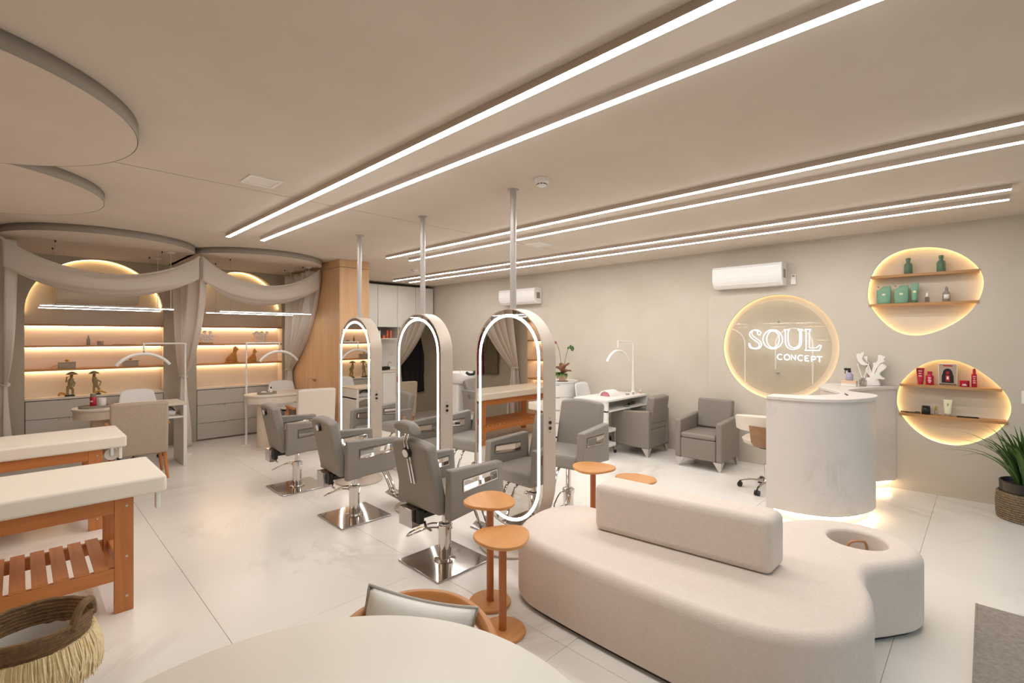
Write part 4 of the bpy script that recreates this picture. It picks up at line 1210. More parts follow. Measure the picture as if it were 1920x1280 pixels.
# ================================================================== CURTAINS
def ease(w): return w * w * (3 - 2 * w)
def side_curtain(label, x, yf, yb, tie_y, tie_z, xt=None, top=2.60, folds=4.5, amp=0.10):
    xt = x if xt is None else xt
    t = thing('tied_curtain', label, 'curtain', (x, tie_y, 0), 0, 'sheer curtains at the alcoves')
    kt = (top - tie_z) / top
    def f(u, v):
        yt = yf + (yb - yf) * u - tie_y
        if v < kt:
            w = v / kt
            y = yt * (1 - w ** 1.9) + (u - 0.5) * 0.11 * w ** 1.9
            a = amp * (1 - 0.62 * w ** 4) ; xx = (xt - x) * w ** 1.2
            z = top - (top - tie_z) * w
        else:
            w = (v - kt) / (1 - kt)
            y = (u - 0.5) * (0.11 + 0.22 * ease(min(1, w * 1.3)))
            a = amp * (0.38 + 0.55 * ease(w)); xx = (xt - x)
            z = tie_z * (1 - w) + 0.006 * w
        return (xx + a * math.sin(2 * PI * folds * u + 0.6 * math.sin(5 * u)) * (0.75 + 0.25 * math.sin(9 * u)), y + 0.012 * math.sin(11 * u + 7 * v), z)
    MB().sheet(f, 90, 46).build('drape', 'curtain', t, solid=0.003, ang=80)
    MB().tube([(xt - x + 0.046 * math.cos(a), 0.068 * math.sin(a), tie_z + 0.012 * math.sin(2 * a)) for a in [2 * PI * k / 24 for k in range(24)]], 0.016, 8, True).build('tieback', 'curtain', t)
    return t
side_curtain('sheer curtain tied back at the far left edge, left of the left alcove', -0.10, 7.15, 8.42, 8.44, 1.02, -0.13)
side_curtain('sheer tied curtain hanging between the two arched alcoves', 1.61, 7.10, 8.40, 8.42, 1.02, 1.69)
side_curtain('sheer tied curtain hanging in front of the oak column', 3.16, 7.22, 8.40, 8.42, 1.05, 3.20)

def swag(label, p0, p1, sag, h0, hm, name='curtain_swag'):
    p0, p1 = Vector(p0), Vector(p1)
    t = thing(name, label, 'curtain', p0, 0, 'draped curtain swags')
    d = p1 - p0
    nrm = Vector((-d.y, d.x, 0)).normalized()      # towards the alcove
    def f(u, v):
        s = 4 * u * (1 - u)
        zt = -sag * s ** 0.9
        h = h0 + (hm - h0) * s
        base = d * u
        if v < 0.5:
            q = v / 0.5
            off = -0.05 * s * math.sin(PI * q * 0.9) ; z = zt - h * q
        else:
            q = (v - 0.5) / 0.5
            off = 0.30 * s * q ; z = zt - h - 0.06 * q * s - 0.02 * math.sin(PI * q)
        z += 0.006 * math.sin(30 * v + 6 * u)
        return base + nrm * off + Vector((0, 0, z))
    MB().sheet(f, 48, 28).build('drape', 'curtain', t, solid=0.003, ang=80)
    MB().tube([d * (k / 40) + Vector((0, 0, -sag * (4 * k / 40 * (1 - k / 40)) ** 0.9 + 0.004)) for k in range(41)], 0.011, 8).build('rolled_hem', 'curtain', t)
swag('sheer swag draped across the front of the left alcove', (-0.13, 7.15, 2.61), (1.60, 7.10, 2.61), 0.31, 0.25, 0.165)
swag('sheer swag draped across the front of the right alcove', (1.63, 7.10, 2.61), (3.20, 7.22, 2.61), 0.31, 0.25, 0.19)
# curtains of the massage bays (seen in the mirrors)
def side_curtain_x(label, y, xf, xb, tie_x):
    t = side_curtain(label, 0, xf, xb, tie_x, 1.02, 0.0)
    t.rotation_euler = (0, 0, PI / 2)       # local y -> -x
    t.location = (-tie_x, y, 0)
    return t
side_curtain_x('sheer tied curtain past the far massage table, seen in the nearest mirror', 6.25, 0.22, 1.2, 1.24)
side_curtain_x('sheer tied curtain between the two massage bays, seen only in reflection', 4.40, 0.2, 1.2, 1.24)

# ================================================================== PENDANT LIGHT BARS
def pendant(label, x0, x1, y):
    t = thing('pendant_light_bar', label, 'light', ((x0 + x1) / 2, y, 1.94), 0, 'slim pendant bars in the alcoves')
    L = x1 - x0
    MB().b2(-L / 2, L / 2, -0.009, 0.009, 0.0, 0.014).build('housing', 'white_paint', t, smooth=False)
    MB().b2(-L / 2 + 0.002, L / 2 - 0.002, -0.0065, 0.0065, -0.004, -0.0003).build('diffuser', 'led_pendant', t, smooth=False)
    for s in (-1, 1):
        xx = s * (L / 2 - 0.12)
        MB().cyl((xx, 0, 0.014), (xx, 0, 0.714), 0.0014, n=6).build('suspension_wire', 'brushed', t)
        MB().cyl((xx, 0, 0.014), (xx, 0, 0.03), 0.004, n=8).build('wire_grip', 'black', t)
        MB().cyl((xx, 0, 0.694), (xx, 0, 0.714), 0.007, n=8).build('ceiling_anchor', 'black', t)
    MB().cyl((L / 2 - 0.03, 0, 0.012), (L / 2 - 0.03, 0, 0.714), 0.0035, n=8).build('power_cord', 'white_paint', t)
    MB().lathe([(0.045, 0.700), (0.045, 0.7145)], c=(L / 2 - 0.03, 0, 0), n=20).build('canopy', 'white_plastic', t)
pendant('slim lit pendant bar in the left alcove, the front one', 0.16, 1.36, 7.27)
pendant('slim lit pendant bar in the left alcove, the rear one', 0.16, 1.33, 7.90)
pendant('slim lit pendant bar in the right alcove, the front one', 1.89, 3.11, 7.33)
pendant('slim lit pendant bar in the right alcove, the rear one', 1.86, 3.06, 7.90)
def pendant_y(label, x, y0, y1):
    n = len(COL.objects)
    pendant(label, y0, y1, 0.0)
    t = [o for o in COL.objects if o.get('label') == label][0]
    t.rotation_euler = (0, 0, PI / 2)
    t.location = (x, (y0 + y1) / 2, 1.94)
pendant_y('slim lit pendant bar over the far massage table, nearer the room, seen reflected', -0.20, 4.6, 5.8)
pendant_y('slim lit pendant bar over the far massage table, nearer the wall, seen reflected', -0.80, 4.6, 5.8)
pendant_y('slim lit pendant bar over the near massage table, nearer the room, seen reflected', -0.20, 2.9, 4.1)
pendant_y('slim lit pendant bar over the near massage table, nearer the wall, seen reflected', -0.80, 2.9, 4.1)

# ================================================================== AIR CONDITIONERS (on the right wall, face local -X)
def aircon(label, y, z0, w, h, mat='white_plastic', x=X1, rz=0.0, loc=None):
    t = thing('air_conditioner', label, 'air conditioner', loc or (x, y, z0), rz, 'wall air conditioners')
    lp = [(0.0, 0.0), (-0.12, 0.0), (-0.175, 0.045), (-0.20, 0.10), (-0.20, h - 0.05), (-0.185, h - 0.015), (-0.15, h), (0.0, h)]
    mb = MB(); mb.loft([[(a, s * w / 2, b) for a, b in lp] for s in (-1, 1)])
    mb.build('casing', mat, t, bevel=0.006, seg=2)
    MB().b2(-0.2025, -0.1995, -w / 2 + 0.01, w / 2 - 0.01, 0.125, h - 0.055).build('front_panel', mat, t, smooth=False)
    fl = MB(); fl.box((-0.153, 0, 0.022), (0.006, w - 0.10, 0.062), 0, d2r(-50)); fl.build('air_flap', mat, t, smooth=False)
    MB().b2(-0.2015, -0.1992, -w / 2 + 0.008, w / 2 - 0.008, h - 0.053, h - 0.049).build('panel_joint', 'brushed', t, smooth=False)
    MB().b2(-0.14, -0.05, -w / 2 - 0.0015, -w / 2 + 0.001, 0.09, h - 0.09).build('side_grip', 'taupe_bottle', t, smooth=False)
    return t
aircon('white split air conditioner on the wall above the glowing round sign', 2.13, 2.215, 0.82, 0.285)
aircon('white split air conditioner far back, behind the nearest mirror pole', 6.10, 2.19, 0.90, 0.285, x=X1 + 0.02)
aircon('cream split air conditioner inside the left alcove, behind the swag', 0, 2.02, 0.86, 0.27, 'ac_cream', loc=(0.78, Y1 + 0.293, 2.055), rz=d2r(90))
MB().b2(-0.1535, -0.20, -0.36, 0.36, 0.178, 0.20).build('intake_slot', 'dark', [o for o in COL.objects if o.get('label', '').startswith('cream split')][0], smooth=False)
rm = thing('remote_control', 'white remote control in its wall holder beside the air conditioner', 'remote', (X1, 1.645, 2.225))
MB().b2(-0.022, 0.0, -0.028, 0.028, 0.0, 0.075).build('holder', 'white_plastic', rm, bevel=0.004, seg=2)
MB().b2(-0.018, -0.003, -0.023, 0.023, 0.076, 0.12).build('remote_body', 'white_plastic', rm, bevel=0.003, seg=2)
MB().b2(-0.0188, -0.018, -0.015, 0.015, 0.09, 0.112).build('display', 'taupe_bottle', rm, smooth=False)
def plate(name, label, y, z, w, h):
    t = thing(name, label, 'outlet' if 'out' in name else 'switch', (X1, y, z))
    MB().b2(-0.008, 0, -w / 2, w / 2, -h / 2, h / 2).build('plate', 'white_plastic', t, bevel=0.003, seg=2)
    MB().b2(-0.010, -0.008, -w * 0.25, w * 0.25, -h * 0.22, h * 0.22).build('insert', 'print_white', t, smooth=False)
plate('wall_outlet', 'white wall outlet low behind the reception chair', 2.08, 0.315, 0.085, 0.12)
plate('light_switch', 'white light switch on the wall above the potted blade plant', -0.275, 1.04, 0.08, 0.12)

# ================================================================== NEON SIGN
sg = thing('neon_sign', 'white neon sign reading SOUL CONCEPT on a clear acrylic disc', 'sign', (X1, CY, CZ))
MB().prism([(0.575 * math.cos(a), 0.575 * math.sin(a)) for a in [2 * PI * k / 72 for k in range(72)]], -0.004, 0.0, lambda a, b, d: (d, a, b)).build('acrylic_disc', 'acrylic', sg, ang=40)
for z in (0.315, -0.315):
    MB().cyl((0.0, 0, z), (0.084, 0, z), 0.008, n=12).build('standoff', 'brushed', sg)
    MB().cyl((-0.010, 0, z), (-0.0045, 0, z), 0.012, n=16).build('standoff_cap', 'brushed', sg)
def nw(px, py): return (-0.014, (2.150 - (px - 120) * 0.000479) - CY, (1.690 - (py - 325) * 0.000565) - CZ)
def ell(cx, cy, rx, ry, a0=0, a1=360, n=32):
    return [(cx + rx * math.cos(d2r(a0 + (a1 - a0) * k / n)), cy - ry * math.sin(d2r(a0 + (a1 - a0) * k / n))) for k in range(n + 1)]
def neon(name, lines, r):
    mb = MB()
    for ln, sm in lines:
        pts = catmull(ln, 5, False) if sm else ln
        mb.tube([nw(*p) for p in pts], r, 7)
    o = mb.build(name, 'neon', sg, ang=70)
neon('letter_s', [([(412, 425), (385, 445), (345, 430), (330, 395), (345, 372), (290, 342), (215, 345), (155, 385), (142, 440), (175, 500), (240, 545), (310, 585), (368, 635), (378, 685), (345, 728), (290, 742), (215, 735), (165, 700), (145, 650), (128, 632)], 1),
                  ([(412, 425), (408, 385), (375, 352), (320, 332), (260, 330)], 1), ([(205, 365), (195, 410), (215, 455), (270, 500), (340, 545), (400, 590), (425, 640), (420, 695), (385, 730), (330, 748), (270, 750), (200, 745), (150, 720), (125, 670), (128, 632)], 1)], 0.0040)
neon('letter_o', [(ell(698, 540, 228, 207), 0), (ell(706, 540, 148, 182), 0)], 0.0040)
neon('letter_u', [([(960, 335), (1085, 335)], 0), ([(1270, 335), (1375, 335)], 0), ([(960, 335), (992, 372), (992, 590)], 0), ([(992, 590), (1010, 665), (1055, 720), (1130, 752), (1215, 748), (1295, 712), (1340, 645), (1350, 580)], 1), ([(1350, 580), (1350, 370), (1375, 335)], 0),
                  ([(1085, 335), (1055, 372), (1055, 580)], 0), ([(1055, 580), (1072, 650), (1120, 700), (1185, 716), (1250, 700), (1295, 655), (1312, 580)], 1), ([(1312, 580), (1312, 370), (1270, 335)], 0)], 0.0040)
neon('letter_l', [([(1425, 335), (1555, 335), (1524, 372), (1524, 716), (1665, 716), (1742, 655), (1772, 672), (1735, 766), (1428, 766), (1455, 722), (1455, 372), (1425, 335)], 0)], 0.0040)
neon('letter_c', [(ell(872, 918, 60, 56, 50, 310), 0)], 0.0045)
neon('letter_o', [(ell(1028, 922, 62, 56), 0)], 0.0045)
neon('letter_n', [([(1128, 975), (1128, 872), (1218, 975), (1218, 872)], 0)], 0.0045)
neon('letter_c', [(ell(1332, 930, 60, 56, 50, 310), 0)], 0.0045)
neon('letter_e', [([(1505, 882), (1432, 882), (1432, 988), (1510, 988)], 0), ([(1432, 935), (1490, 935)], 0)], 0.0045)
neon('letter_p', [([(1570, 994), (1570, 893), (1625, 893), (1652, 908), (1652, 940), (1625, 956), (1570, 956)], 0)], 0.0045)
neon('letter_t', [([(1685, 893), (1788, 893)], 0), ([(1738, 893), (1738, 998)], 0)], 0.0045)

# ================================================================== PRODUCTS IN THE EGG NICHES
NX = X1 + 0.05
LA = PI                                     # labels look towards -X
def front_patch(t, name, w, z0, z1, x, mat, y=0.0):
    return MB().b2(x - 0.0012, x, y - w / 2, y + w / 2, z0, z1).build(name, mat, t, smooth=False)
Z1 = 2.2562
for y, lb in ((0.585, 'deep green bottle with narrow neck on the top egg-niche shelf, left one'), (0.325, 'deep green bottle with narrow neck on the top egg-niche shelf, right one')):
    bottle('green_bottle', lb, 'bottle', (NX, y, Z1), [(0.034, 0), (0.036, 0.004), (0.036, 0.095), (0.028, 0.112), (0.017, 0.116), (0.017, 0.14)], 'green_dark', [(0.021, 0.141), (0.021, 0.166), (0.018, 0.169)], 'green_dark', group='deep green bottles')
Z2 = 1.9532
def pouch(label, y):
    t = thing('refill_pouch', label, 'pouch', (NX, y, Z2), 0, 'sage refill pouches')
    def side(sg_):
        def f(u, v):
            a = u * 2 - 1
            w = 0.058 + 0.004 * math.sin(PI * v)
            z = 0.19 * v - (0.035 * max(0, -(-a) - 0.1) * 0 if True else 0)
            if v > 0.8: z -= 0.045 * max(0, (a - 0.1)) * (v - 0.8) / 0.2 * 1.2
            dep = 0.026 * (1 - v) ** 0.6 * (1 - a * a * 0.6)
            return (sg_ * dep, a * w, z)
        return f
    mb = MB(); mb.sheet(side(1), 12, 14); mb.sheet(side(-1), 12, 14)
    mb.build('film', 'green', t, solid=0.001, ang=70)
    MB().tube([(0, 0.044, 0.178), (0, 0.056, 0.192)], 0.007, 8).build('spout', 'taupe_bottle', t)
    MB().prism([(0.016 * math.cos(a), 0.011 * math.sin(a) + 0.10) for a in [2 * PI * k / 16 for k in range(16)]], -0.0195, -0.0185, lambda a, b, d: (d, a, b)).build('emblem', 'cream_tube', t, smooth=False)
    return t
pouch('sage green refill pouch on the lower egg-niche shelf, leftmost', 0.788)
pouch('sage green refill pouch on the lower egg-niche shelf, beside the green tube', 0.641)
def squeeze_tube(label, y, z, h, w, mat, capmat, group=None, x=NX, inverted=False):
    """cap foot, flat crimped end up"""
    t = thing('squeeze_tube', label, 'tube', (x, y, z), 0, group)
    MB().lathe([(w * 0.32, 0), (w * 0.33, 0.003), (w * 0.33, h * 0.14)], n=18).build('cap', capmat, t)
    rings = []
    for k in range(8):
        q = k / 7
        rx = 0.33 * w * (1 - q) + 0.0015; ry = w * (0.36 + 0.14 * q)
        rings.append([(rx * math.cos(a), ry * math.sin(a), h * (0.145 + 0.855 * q)) for a in [2 * PI * j / 18 for j in range(18)]])
    MB().loft(rings).build('tube_body', mat, t, ang=60)
    return t
sq = squeeze_tube('tall sage green tube on the lower egg-niche shelf, beside the pouches', 0.532, Z2, 0.205, 0.072, 'green', 'green_dark')
MB().prism([(0.014 * math.cos(a), 0.014 * math.sin(a) + 0.115) for a in [2 * PI * k / 16 for k in range(16)]], -0.0195, -0.0145, lambda a, b, d: (d, a, b)).build('emblem', 'cream_tube', sq, smooth=False)
bottle('dropper_bottle', 'tiny clear bottle with white cap on the lower egg-niche shelf', 'bottle', (NX, 0.433, Z2), [(0.018, 0), (0.019, 0.003), (0.019, 0.05), (0.009, 0.058)], 'clear_bottle', [(0.011, 0.058), (0.011, 0.07), (0.006, 0.1)], 'white_plastic')
bottle('serum_bottle', 'taupe glass bottle with white label and dropper top, rightmost in the upper egg niche', 'bottle', (NX, 0.285, Z2), [(0.029, 0), (0.031, 0.004), (0.031, 0.085), (0.013, 0.108), (0.012, 0.118)], 'taupe_bottle', [(0.013, 0.1185), (0.012, 0.138), (0.006, 0.152)], 'taupe_bottle', (0.031, 0.028, 0.072, LA, 0.7))

Z3 = 1.1062
def print_lines(t, x, y, zs, w, mat='print_white'):
    for z, k in zs: front_patch(t, 'print', w * k, z, z + 0.007, x, mat, y)
sq = squeeze_tube('cherry red tube on the lower egg niche, leftmost of the red products', 0.487, Z3, 0.17, 0.068, 'red', 'red')
print_lines(sq, -0.019, 0, [(0.135, 0.5), (0.11, 0.35), (0.085, 0.42)], 0.06)
t = bottle('red_product_bottle', 'cherry red square-shouldered bottle between red tube and picture box', 'bottle', (NX, 0.412, Z3), [(0.031, 0), (0.033, 0.004), (0.033, 0.088), (0.02, 0.105), (0.018, 0.112)], 'red', [(0.021, 0.1125), (0.021, 0.138)], 'red')
print_lines(t, -0.0335, 0, [(0.07, 0.7), (0.055, 0.5), (0.04, 0.8), (0.025, 0.5)], 0.035)
bx = thing('product_box', 'pale product box printed with long dark hair and red bottle', 'box', (NX + 0.01, 0.275, Z3))
MB().b2(-0.03, 0.03, -0.07, 0.07, 0, 0.222).build('carton', 'print_white', bx, bevel=0.002, seg=1)
MB().b2(-0.0306, -0.0300, -0.066, 0.066, 0.004, 0.218).build('printed_face', 'stone_box', bx, smooth=False)
MB().b2(-0.0312, -0.0306, -0.035, 0.035, 0.195, 0.208).build('print_band', 'red', bx, smooth=False)
hp = [(-0.046, 0.03), (0.046, 0.03), (0.044, 0.10)] + [(0.036 * math.cos(a), 0.128 + 0.046 * math.sin(a)) for a in [PI * k / 14 for k in range(15)]] + [(-0.044, 0.10)]
MB().prism(hp, -0.0314, -0.0307, lambda a, b, d: (d, a, b)).build('printed_hair', 'black', bx, smooth=False)
MB().b2(-0.032, -0.0316, -0.016, 0.016, 0.045, 0.108).build('printed_bottle', 'red', bx, smooth=False)
MB().b2(-0.032, -0.0316, -0.012, 0.012, 0.118, 0.145).build('printed_cap', 'red', bx, smooth=False)
MB().b2(-0.0326, -0.0321, -0.008, 0.008, 0.065, 0.095).build('print', 'print_white', bx, smooth=False)
MB().b2(-0.0314, -0.0307, -0.066, 0.066, 0.005, 0.022).build('print_band', 'wicker', bx, smooth=False)
t = bottle('red_jar', 'low cherry red jar right of the picture box', 'jar', (NX, 0.152, Z3), [(0.034, 0), (0.036, 0.003), (0.036, 0.038)], 'red', [(0.037, 0.0385), (0.037, 0.06), (0.034, 0.062)], 'red')
print_lines(t, -0.0365, 0, [(0.012, 0.9), (0.022, 0.6)], 0.04)
t = bottle('red_spray_bottle', 'slim cherry red spray bottle, rightmost of the red products', 'bottle', (NX, 0.082, Z3), [(0.019, 0), (0.021, 0.003), (0.021, 0.125), (0.012, 0.135)], 'red', [(0.0125, 0.1355), (0.0125, 0.165), (0.008, 0.182)], 'red')
print_lines(t, -0.0215, 0, [(0.10, 0.8), (0.08, 0.5), (0.06, 0.7), (0.04, 0.8)], 0.025)
Z4 = 0.8012
bottle('black_jar', 'square black jar on the bottom shelf of the lower egg niche', 'jar', (NX, 0.443, Z4), [(0.032, 0), (0.036, 0.005), (0.036, 0.06), (0.032, 0.066)], 'black', [(0.034, 0.0665), (0.034, 0.085), (0.031, 0.088)], 'black')
bottle('gold_vial', 'small gold-capped vial beside the black jar', 'bottle', (NX, 0.363, Z4), [(0.013, 0), (0.014, 0.003), (0.014, 0.045), (0.009, 0.05)], 'silver', [(0.0095, 0.0505), (0.009, 0.08), (0.006, 0.095)], 'gold')
sq = squeeze_tube('cream and pale green tube on the bottom egg-niche shelf', 0.275, Z4, 0.165, 0.07, 'cream_tube', 'silver')
MB().tube(catmull([(-0.014, 0.006, 0.13), (-0.014, -0.006, 0.125), (-0.0148, 0.004, 0.11), (-0.015, -0.002, 0.10)], 4, False), 0.0012, 5).build('print', 'black', sq)
pc = thing('hair_clip', 'long black hair clip lying on the bottom shelf, right', 'hair clip', (NX, 0.128, Z4), d2r(3))
MB().b2(-0.008, 0.008, -0.08, 0.08, 0.006, 0.012).build('upper_jaw', 'black', pc, bevel=0.002, seg=1)
MB().b2(-0.008, 0.008, -0.08, 0.08, 0, 0.005).build('lower_jaw', 'black', pc, bevel=0.002, seg=1)
MB().cyl((-0.01, -0.06, 0.008), (0.01, -0.06, 0.008), 0.006, n=10).build('hinge', 'black', pc)
br = thing('flat_brush', 'dark flat hair brush lying at the left end of the bottom shelf', 'brush', (NX, 0.56, Z4))
MB().b2(-0.012, 0.012, -0.075, 0.02, 0, 0.014).build('head', 'wicker', br, bevel=0.004, seg=2)
MB().tube([(0, 0.02, 0.007), (0, 0.06, 0.008), (0, 0.092, 0.012)], [0.008, 0.006, 0.004], 8).build('handle', 'black', br)
MB().b2(-0.010, 0.010, -0.07, -0.03, 0.0145, 0.02).build('bristles', 'black', br, smooth=False)

# ================================================================== THINGS ON THE RECEPTION DESK
DZ = 1.0765
cv = thing('coral_vase', 'white ceramic coral sculpture with branching fronds on the reception desk', 'vase', (6.40, 0.87, DZ))
# image-right is local -Y
def frond(pts, d, th=0.034, bev=0.012):
    lp = [(-(x - 600) * 0.00035, max(0.0, (945 - y) * 0.000432)) for x, y in catmull(pts, 3)]
    MB().prism(lp, d - th / 2, d + th / 2, lambda a, b, q: (q, a, b)).build('frond', 'coral_white', cv, bevel=bev, seg=3, ang=50)
frond([(195, 200), (230, 160), (300, 160), (330, 125), (390, 125), (395, 170), (365, 230), (350, 290), (380, 345), (440, 395), (500, 420), (480, 440), (400, 450), (330, 440), (260, 380), (215, 300)], 0.02)
frond([(370, 240), (480, 230), (470, 320), (505, 410), (560, 560), (600, 720), (560, 760), (500, 690), (430, 600), (440, 520), (480, 440), (420, 330)], 0.03, 0.03)
frond([(740, 200), (790, 185), (850, 210), (920, 230), (880, 290), (905, 340), (850, 370), (790, 400), (740, 470), (690, 540), (630, 720), (580, 760), (590, 600), (620, 470), (620, 375), (680, 380), (735, 300)], 0.015)
frond([(820, 410), (880, 400), (960, 460), (900, 540), (820, 600), (800, 660), (850, 720), (915, 755), (870, 778), (760, 770), (700, 830), (720, 900), (690, 940), (600, 945), (500, 940), (430, 820), (480, 810), (540, 850), (560, 780), (590, 720), (650, 680), (720, 560), (750, 480)], -0.012, 0.05, 0.016)
MB().lathe([(0.06, 0), (0.072, 0.008), (0.066, 0.04), (0.05, 0.085), (0.045, 0.085)], n=24, sx=0.7).build('base', 'coral_white', cv)
MB().prism([(0.0, 0.09), (0.04, 0.09), (0.045, 0.18), (0.045, 0.23), (0.02, 0.235), (0.008, 0.19)], 0.02, 0.026, lambda a, b, d: (d, a + 0.005, b)).build('inner_leaf', 'leaf_brown', cv, smooth=False)
rd = thing('reed_diffuser', 'reed diffuser with two crossed white sticks on the reception desk', 'diffuser', (6.26, 0.93, DZ))
MB().b2(-0.03, 0.03, -0.03, 0.03, 0, 0.07).build('flask', 'clear_bottle', rd, bevel=0.004, seg=2)
MB().lathe([(0.016, 0.0705), (0.016, 0.09)], n=14).build('collar', 'brushed', rd)
for s in (-1, 1): MB().tube([(0, -s * 0.008, 0.02), (0, s * 0.05, 0.24)], 0.0055, 7).build('reed', 'coral_white', rd)
sb = bottle('spray_bottle', 'clear spray bottle with a black trigger on the reception desk', 'bottle', (6.17, 1.035, DZ + 0.0605), [(0.032, 0), (0.034, 0.004), (0.034, 0.06), (0.014, 0.085)], 'lilac', [(0.015, 0.0855), (0.015, 0.105)], 'black')
MB().b2(-0.02, 0.02, -0.012, 0.045, 0.105, 0.13).build('trigger_head', 'black', sb, bevel=0.005, seg=2)
MB().tube([(0, 0.03, 0.105), (0, 0.04, 0.085), (0, 0.036, 0.07)], 0.004, 6).build('trigger', 'black', sb)
for k, (mt, lb) in enumerate((('print_white', 'pale flat box at the bottom of the little desk stack'), ('peach', 'peach flat box on top of the little desk stack, under the spray bottle'))):
    b_ = thing('flat_box', lb, 'box', (6.17, 1.035, DZ + 0.0003 + 0.030 * k))
    MB().b2(-0.05, 0.05, -0.065, 0.065, 0, 0.022).build('tray', mt, b_, bevel=0.002, seg=1)
    MB().b2(-0.051, 0.051, -0.066, 0.066, 0.0222, 0.0295).build('lid', mt, b_, bevel=0.002, seg=1)
kb = thing('desk_pen', 'thin dark pen lying on the reception counter', 'pen', (5.22, 0.90, DZ), d2r(20))
MB().tube([(-0.06, 0, 0.005), (0.05, 0, 0.005)], 0.0045, 8).build('barrel', 'dark', kb)
MB().tube([(0.05, 0, 0.005), (0.065, 0, 0.005)], [0.0045, 0.001], 8).build('tip', 'brushed', kb)

# ================================================================== ALCOVE SHELF ITEMS
SY = Y1 + 0.15
def figurine(label, x, lean):
    t = thing('parasol_figurine', label, 'figurine', (x, SY - 0.05, 0.811), 0, 'parasol figurines')
    MB().b2(-0.05, 0.05, -0.035, 0.035, 0, 0.016).build('plinth', 'black', t, bevel=0.004, seg=1)
    b = MB()
    b.tube([(-0.02, 0, 0.012), (-0.022, 0, 0.08), (-0.012, 0, 0.13)], [0.012, 0.014, 0.02], 8)
    b.tube([(0.03, -0.005, 0.012), (0.03, -0.008, 0.08), (0.005, 0, 0.13)], [0.011, 0.014, 0.02], 8)
    b.tube([(0, 0, 0.12), (lean * 0.01, 0, 0.18), (lean * 0.016, 0, 0.225), (lean * 0.016, 0, 0.25)], [0.024, 0.032, 0.026, 0.012], 10)
    b.tube([(lean * 0.02, 0.0, 0.22), (0.05, -0.02, 0.17), (0.035, -0.03, 0.12)], [0.012, 0.010, 0.008], 7)
    b.tube([(lean * 0.0, 0.0, 0.22), (-0.035, -0.02, 0.19), (-0.03, -0.02, 0.26)], [0.012, 0.010, 0.008], 7)
    b.build('body', 'figurine', t, ang=70)
    MB().ball((lean * 0.018, 0, 0.265), (0.018, 0.018, 0.022), 12, 8).build('head', 'brown_wood', t)
    MB().lathe([(0.062, 0.0), (0.045, 0.02), (0.015, 0.036), (0.002, 0.04)], c=(lean * 0.02, 0, 0.285), n=18).build('parasol', 'figurine', t)
    MB().tube([(lean * 0.02 - 0.0, -0.02, 0.29), (-0.03, -0.03, 0.24)], 0.0025, 6).build('parasol_stick', 'black', t)
    MB().tube(catmull([(-0.03, -0.02, 0.016), (-0.06 * lean - 0.03, -0.02, 0.05), (-0.11 * lean, -0.02, 0.012)], 4, False), [0.012] * 8 + [0.008], 7).build('sash', 'gold', t)
figurine('green and gold parasol figurine on the left alcove counter, left one', 0.475, 1)
figurine('green and gold parasol figurine on the left alcove counter, right one', 0.74, -1)
def knob_box(label, x, z):
    t = thing('lidded_box', label, 'box', (x, SY, z), 0, 'greige lidded boxes')
    MB().b2(-0.085, 0.085, -0.06, 0.06, 0, 0.068).build('box_body', 'stone_box', t, bevel=0.004, seg=2)
    MB().b2(-0.088, 0.088, -0.063, 0.063, 0.0685, 0.085).build('lid', 'stone_box', t, bevel=0.004, seg=2)
    MB().ball((0, 0, 0.105), (0.022, 0.022, 0.018), 12, 8).build('knob', 'gold', t)
    MB().cyl((0, 0, 0.085), (0, 0, 0.092), 0.006, n=8).build('knob_stem', 'gold', t)
    MB().tube([(-0.087, -0.03, 0.05), (-0.13, -0.04, 0.03), (-0.16, -0.04, 0.004)], 0.002, 5).build('cord', 'dark', t)
knob_box('greige box with a gold knob on the lowest left alcove shelf, left one', 0.45, 1.1803)
knob_box('greige box with a gold knob on the lowest left alcove shelf, right one', 1.12, 1.1803)
bottle('slim_vase', 'slim grey bottle vase on the middle left alcove shelf', 'vase', (0.665, SY, 1.4853), [(0.018, 0), (0.02, 0.004), (0.02, 0.08), (0.009, 0.10), (0.008, 0.13)], 'taupe_bottle', [(0.006, 0.1305), (0.005, 0.145)], 'silver')
bottle('votive_cup', 'small square grey cup on the middle left alcove shelf', 'cup', (0.79, SY, 1.4853), [(0.032, 0), (0.035, 0.004), (0.035, 0.055), (0.03, 0.055), (0.028, 0.01)], 'stone_box', n=8)
pt = thing('flat_plate', 'thin wooden board lying on the middle left alcove shelf', 'board', (1.02, SY, 1.4853))
MB().lathe([(0.10, 0), (0.105, 0.004), (0.10, 0.009)], n=28).build('board', 'shelf_wood', pt)
MB().b2(0.10, 0.16, -0.015, 0.015, 0.001, 0.008).build('grip', 'shelf_wood', pt, bevel=0.002, seg=1)
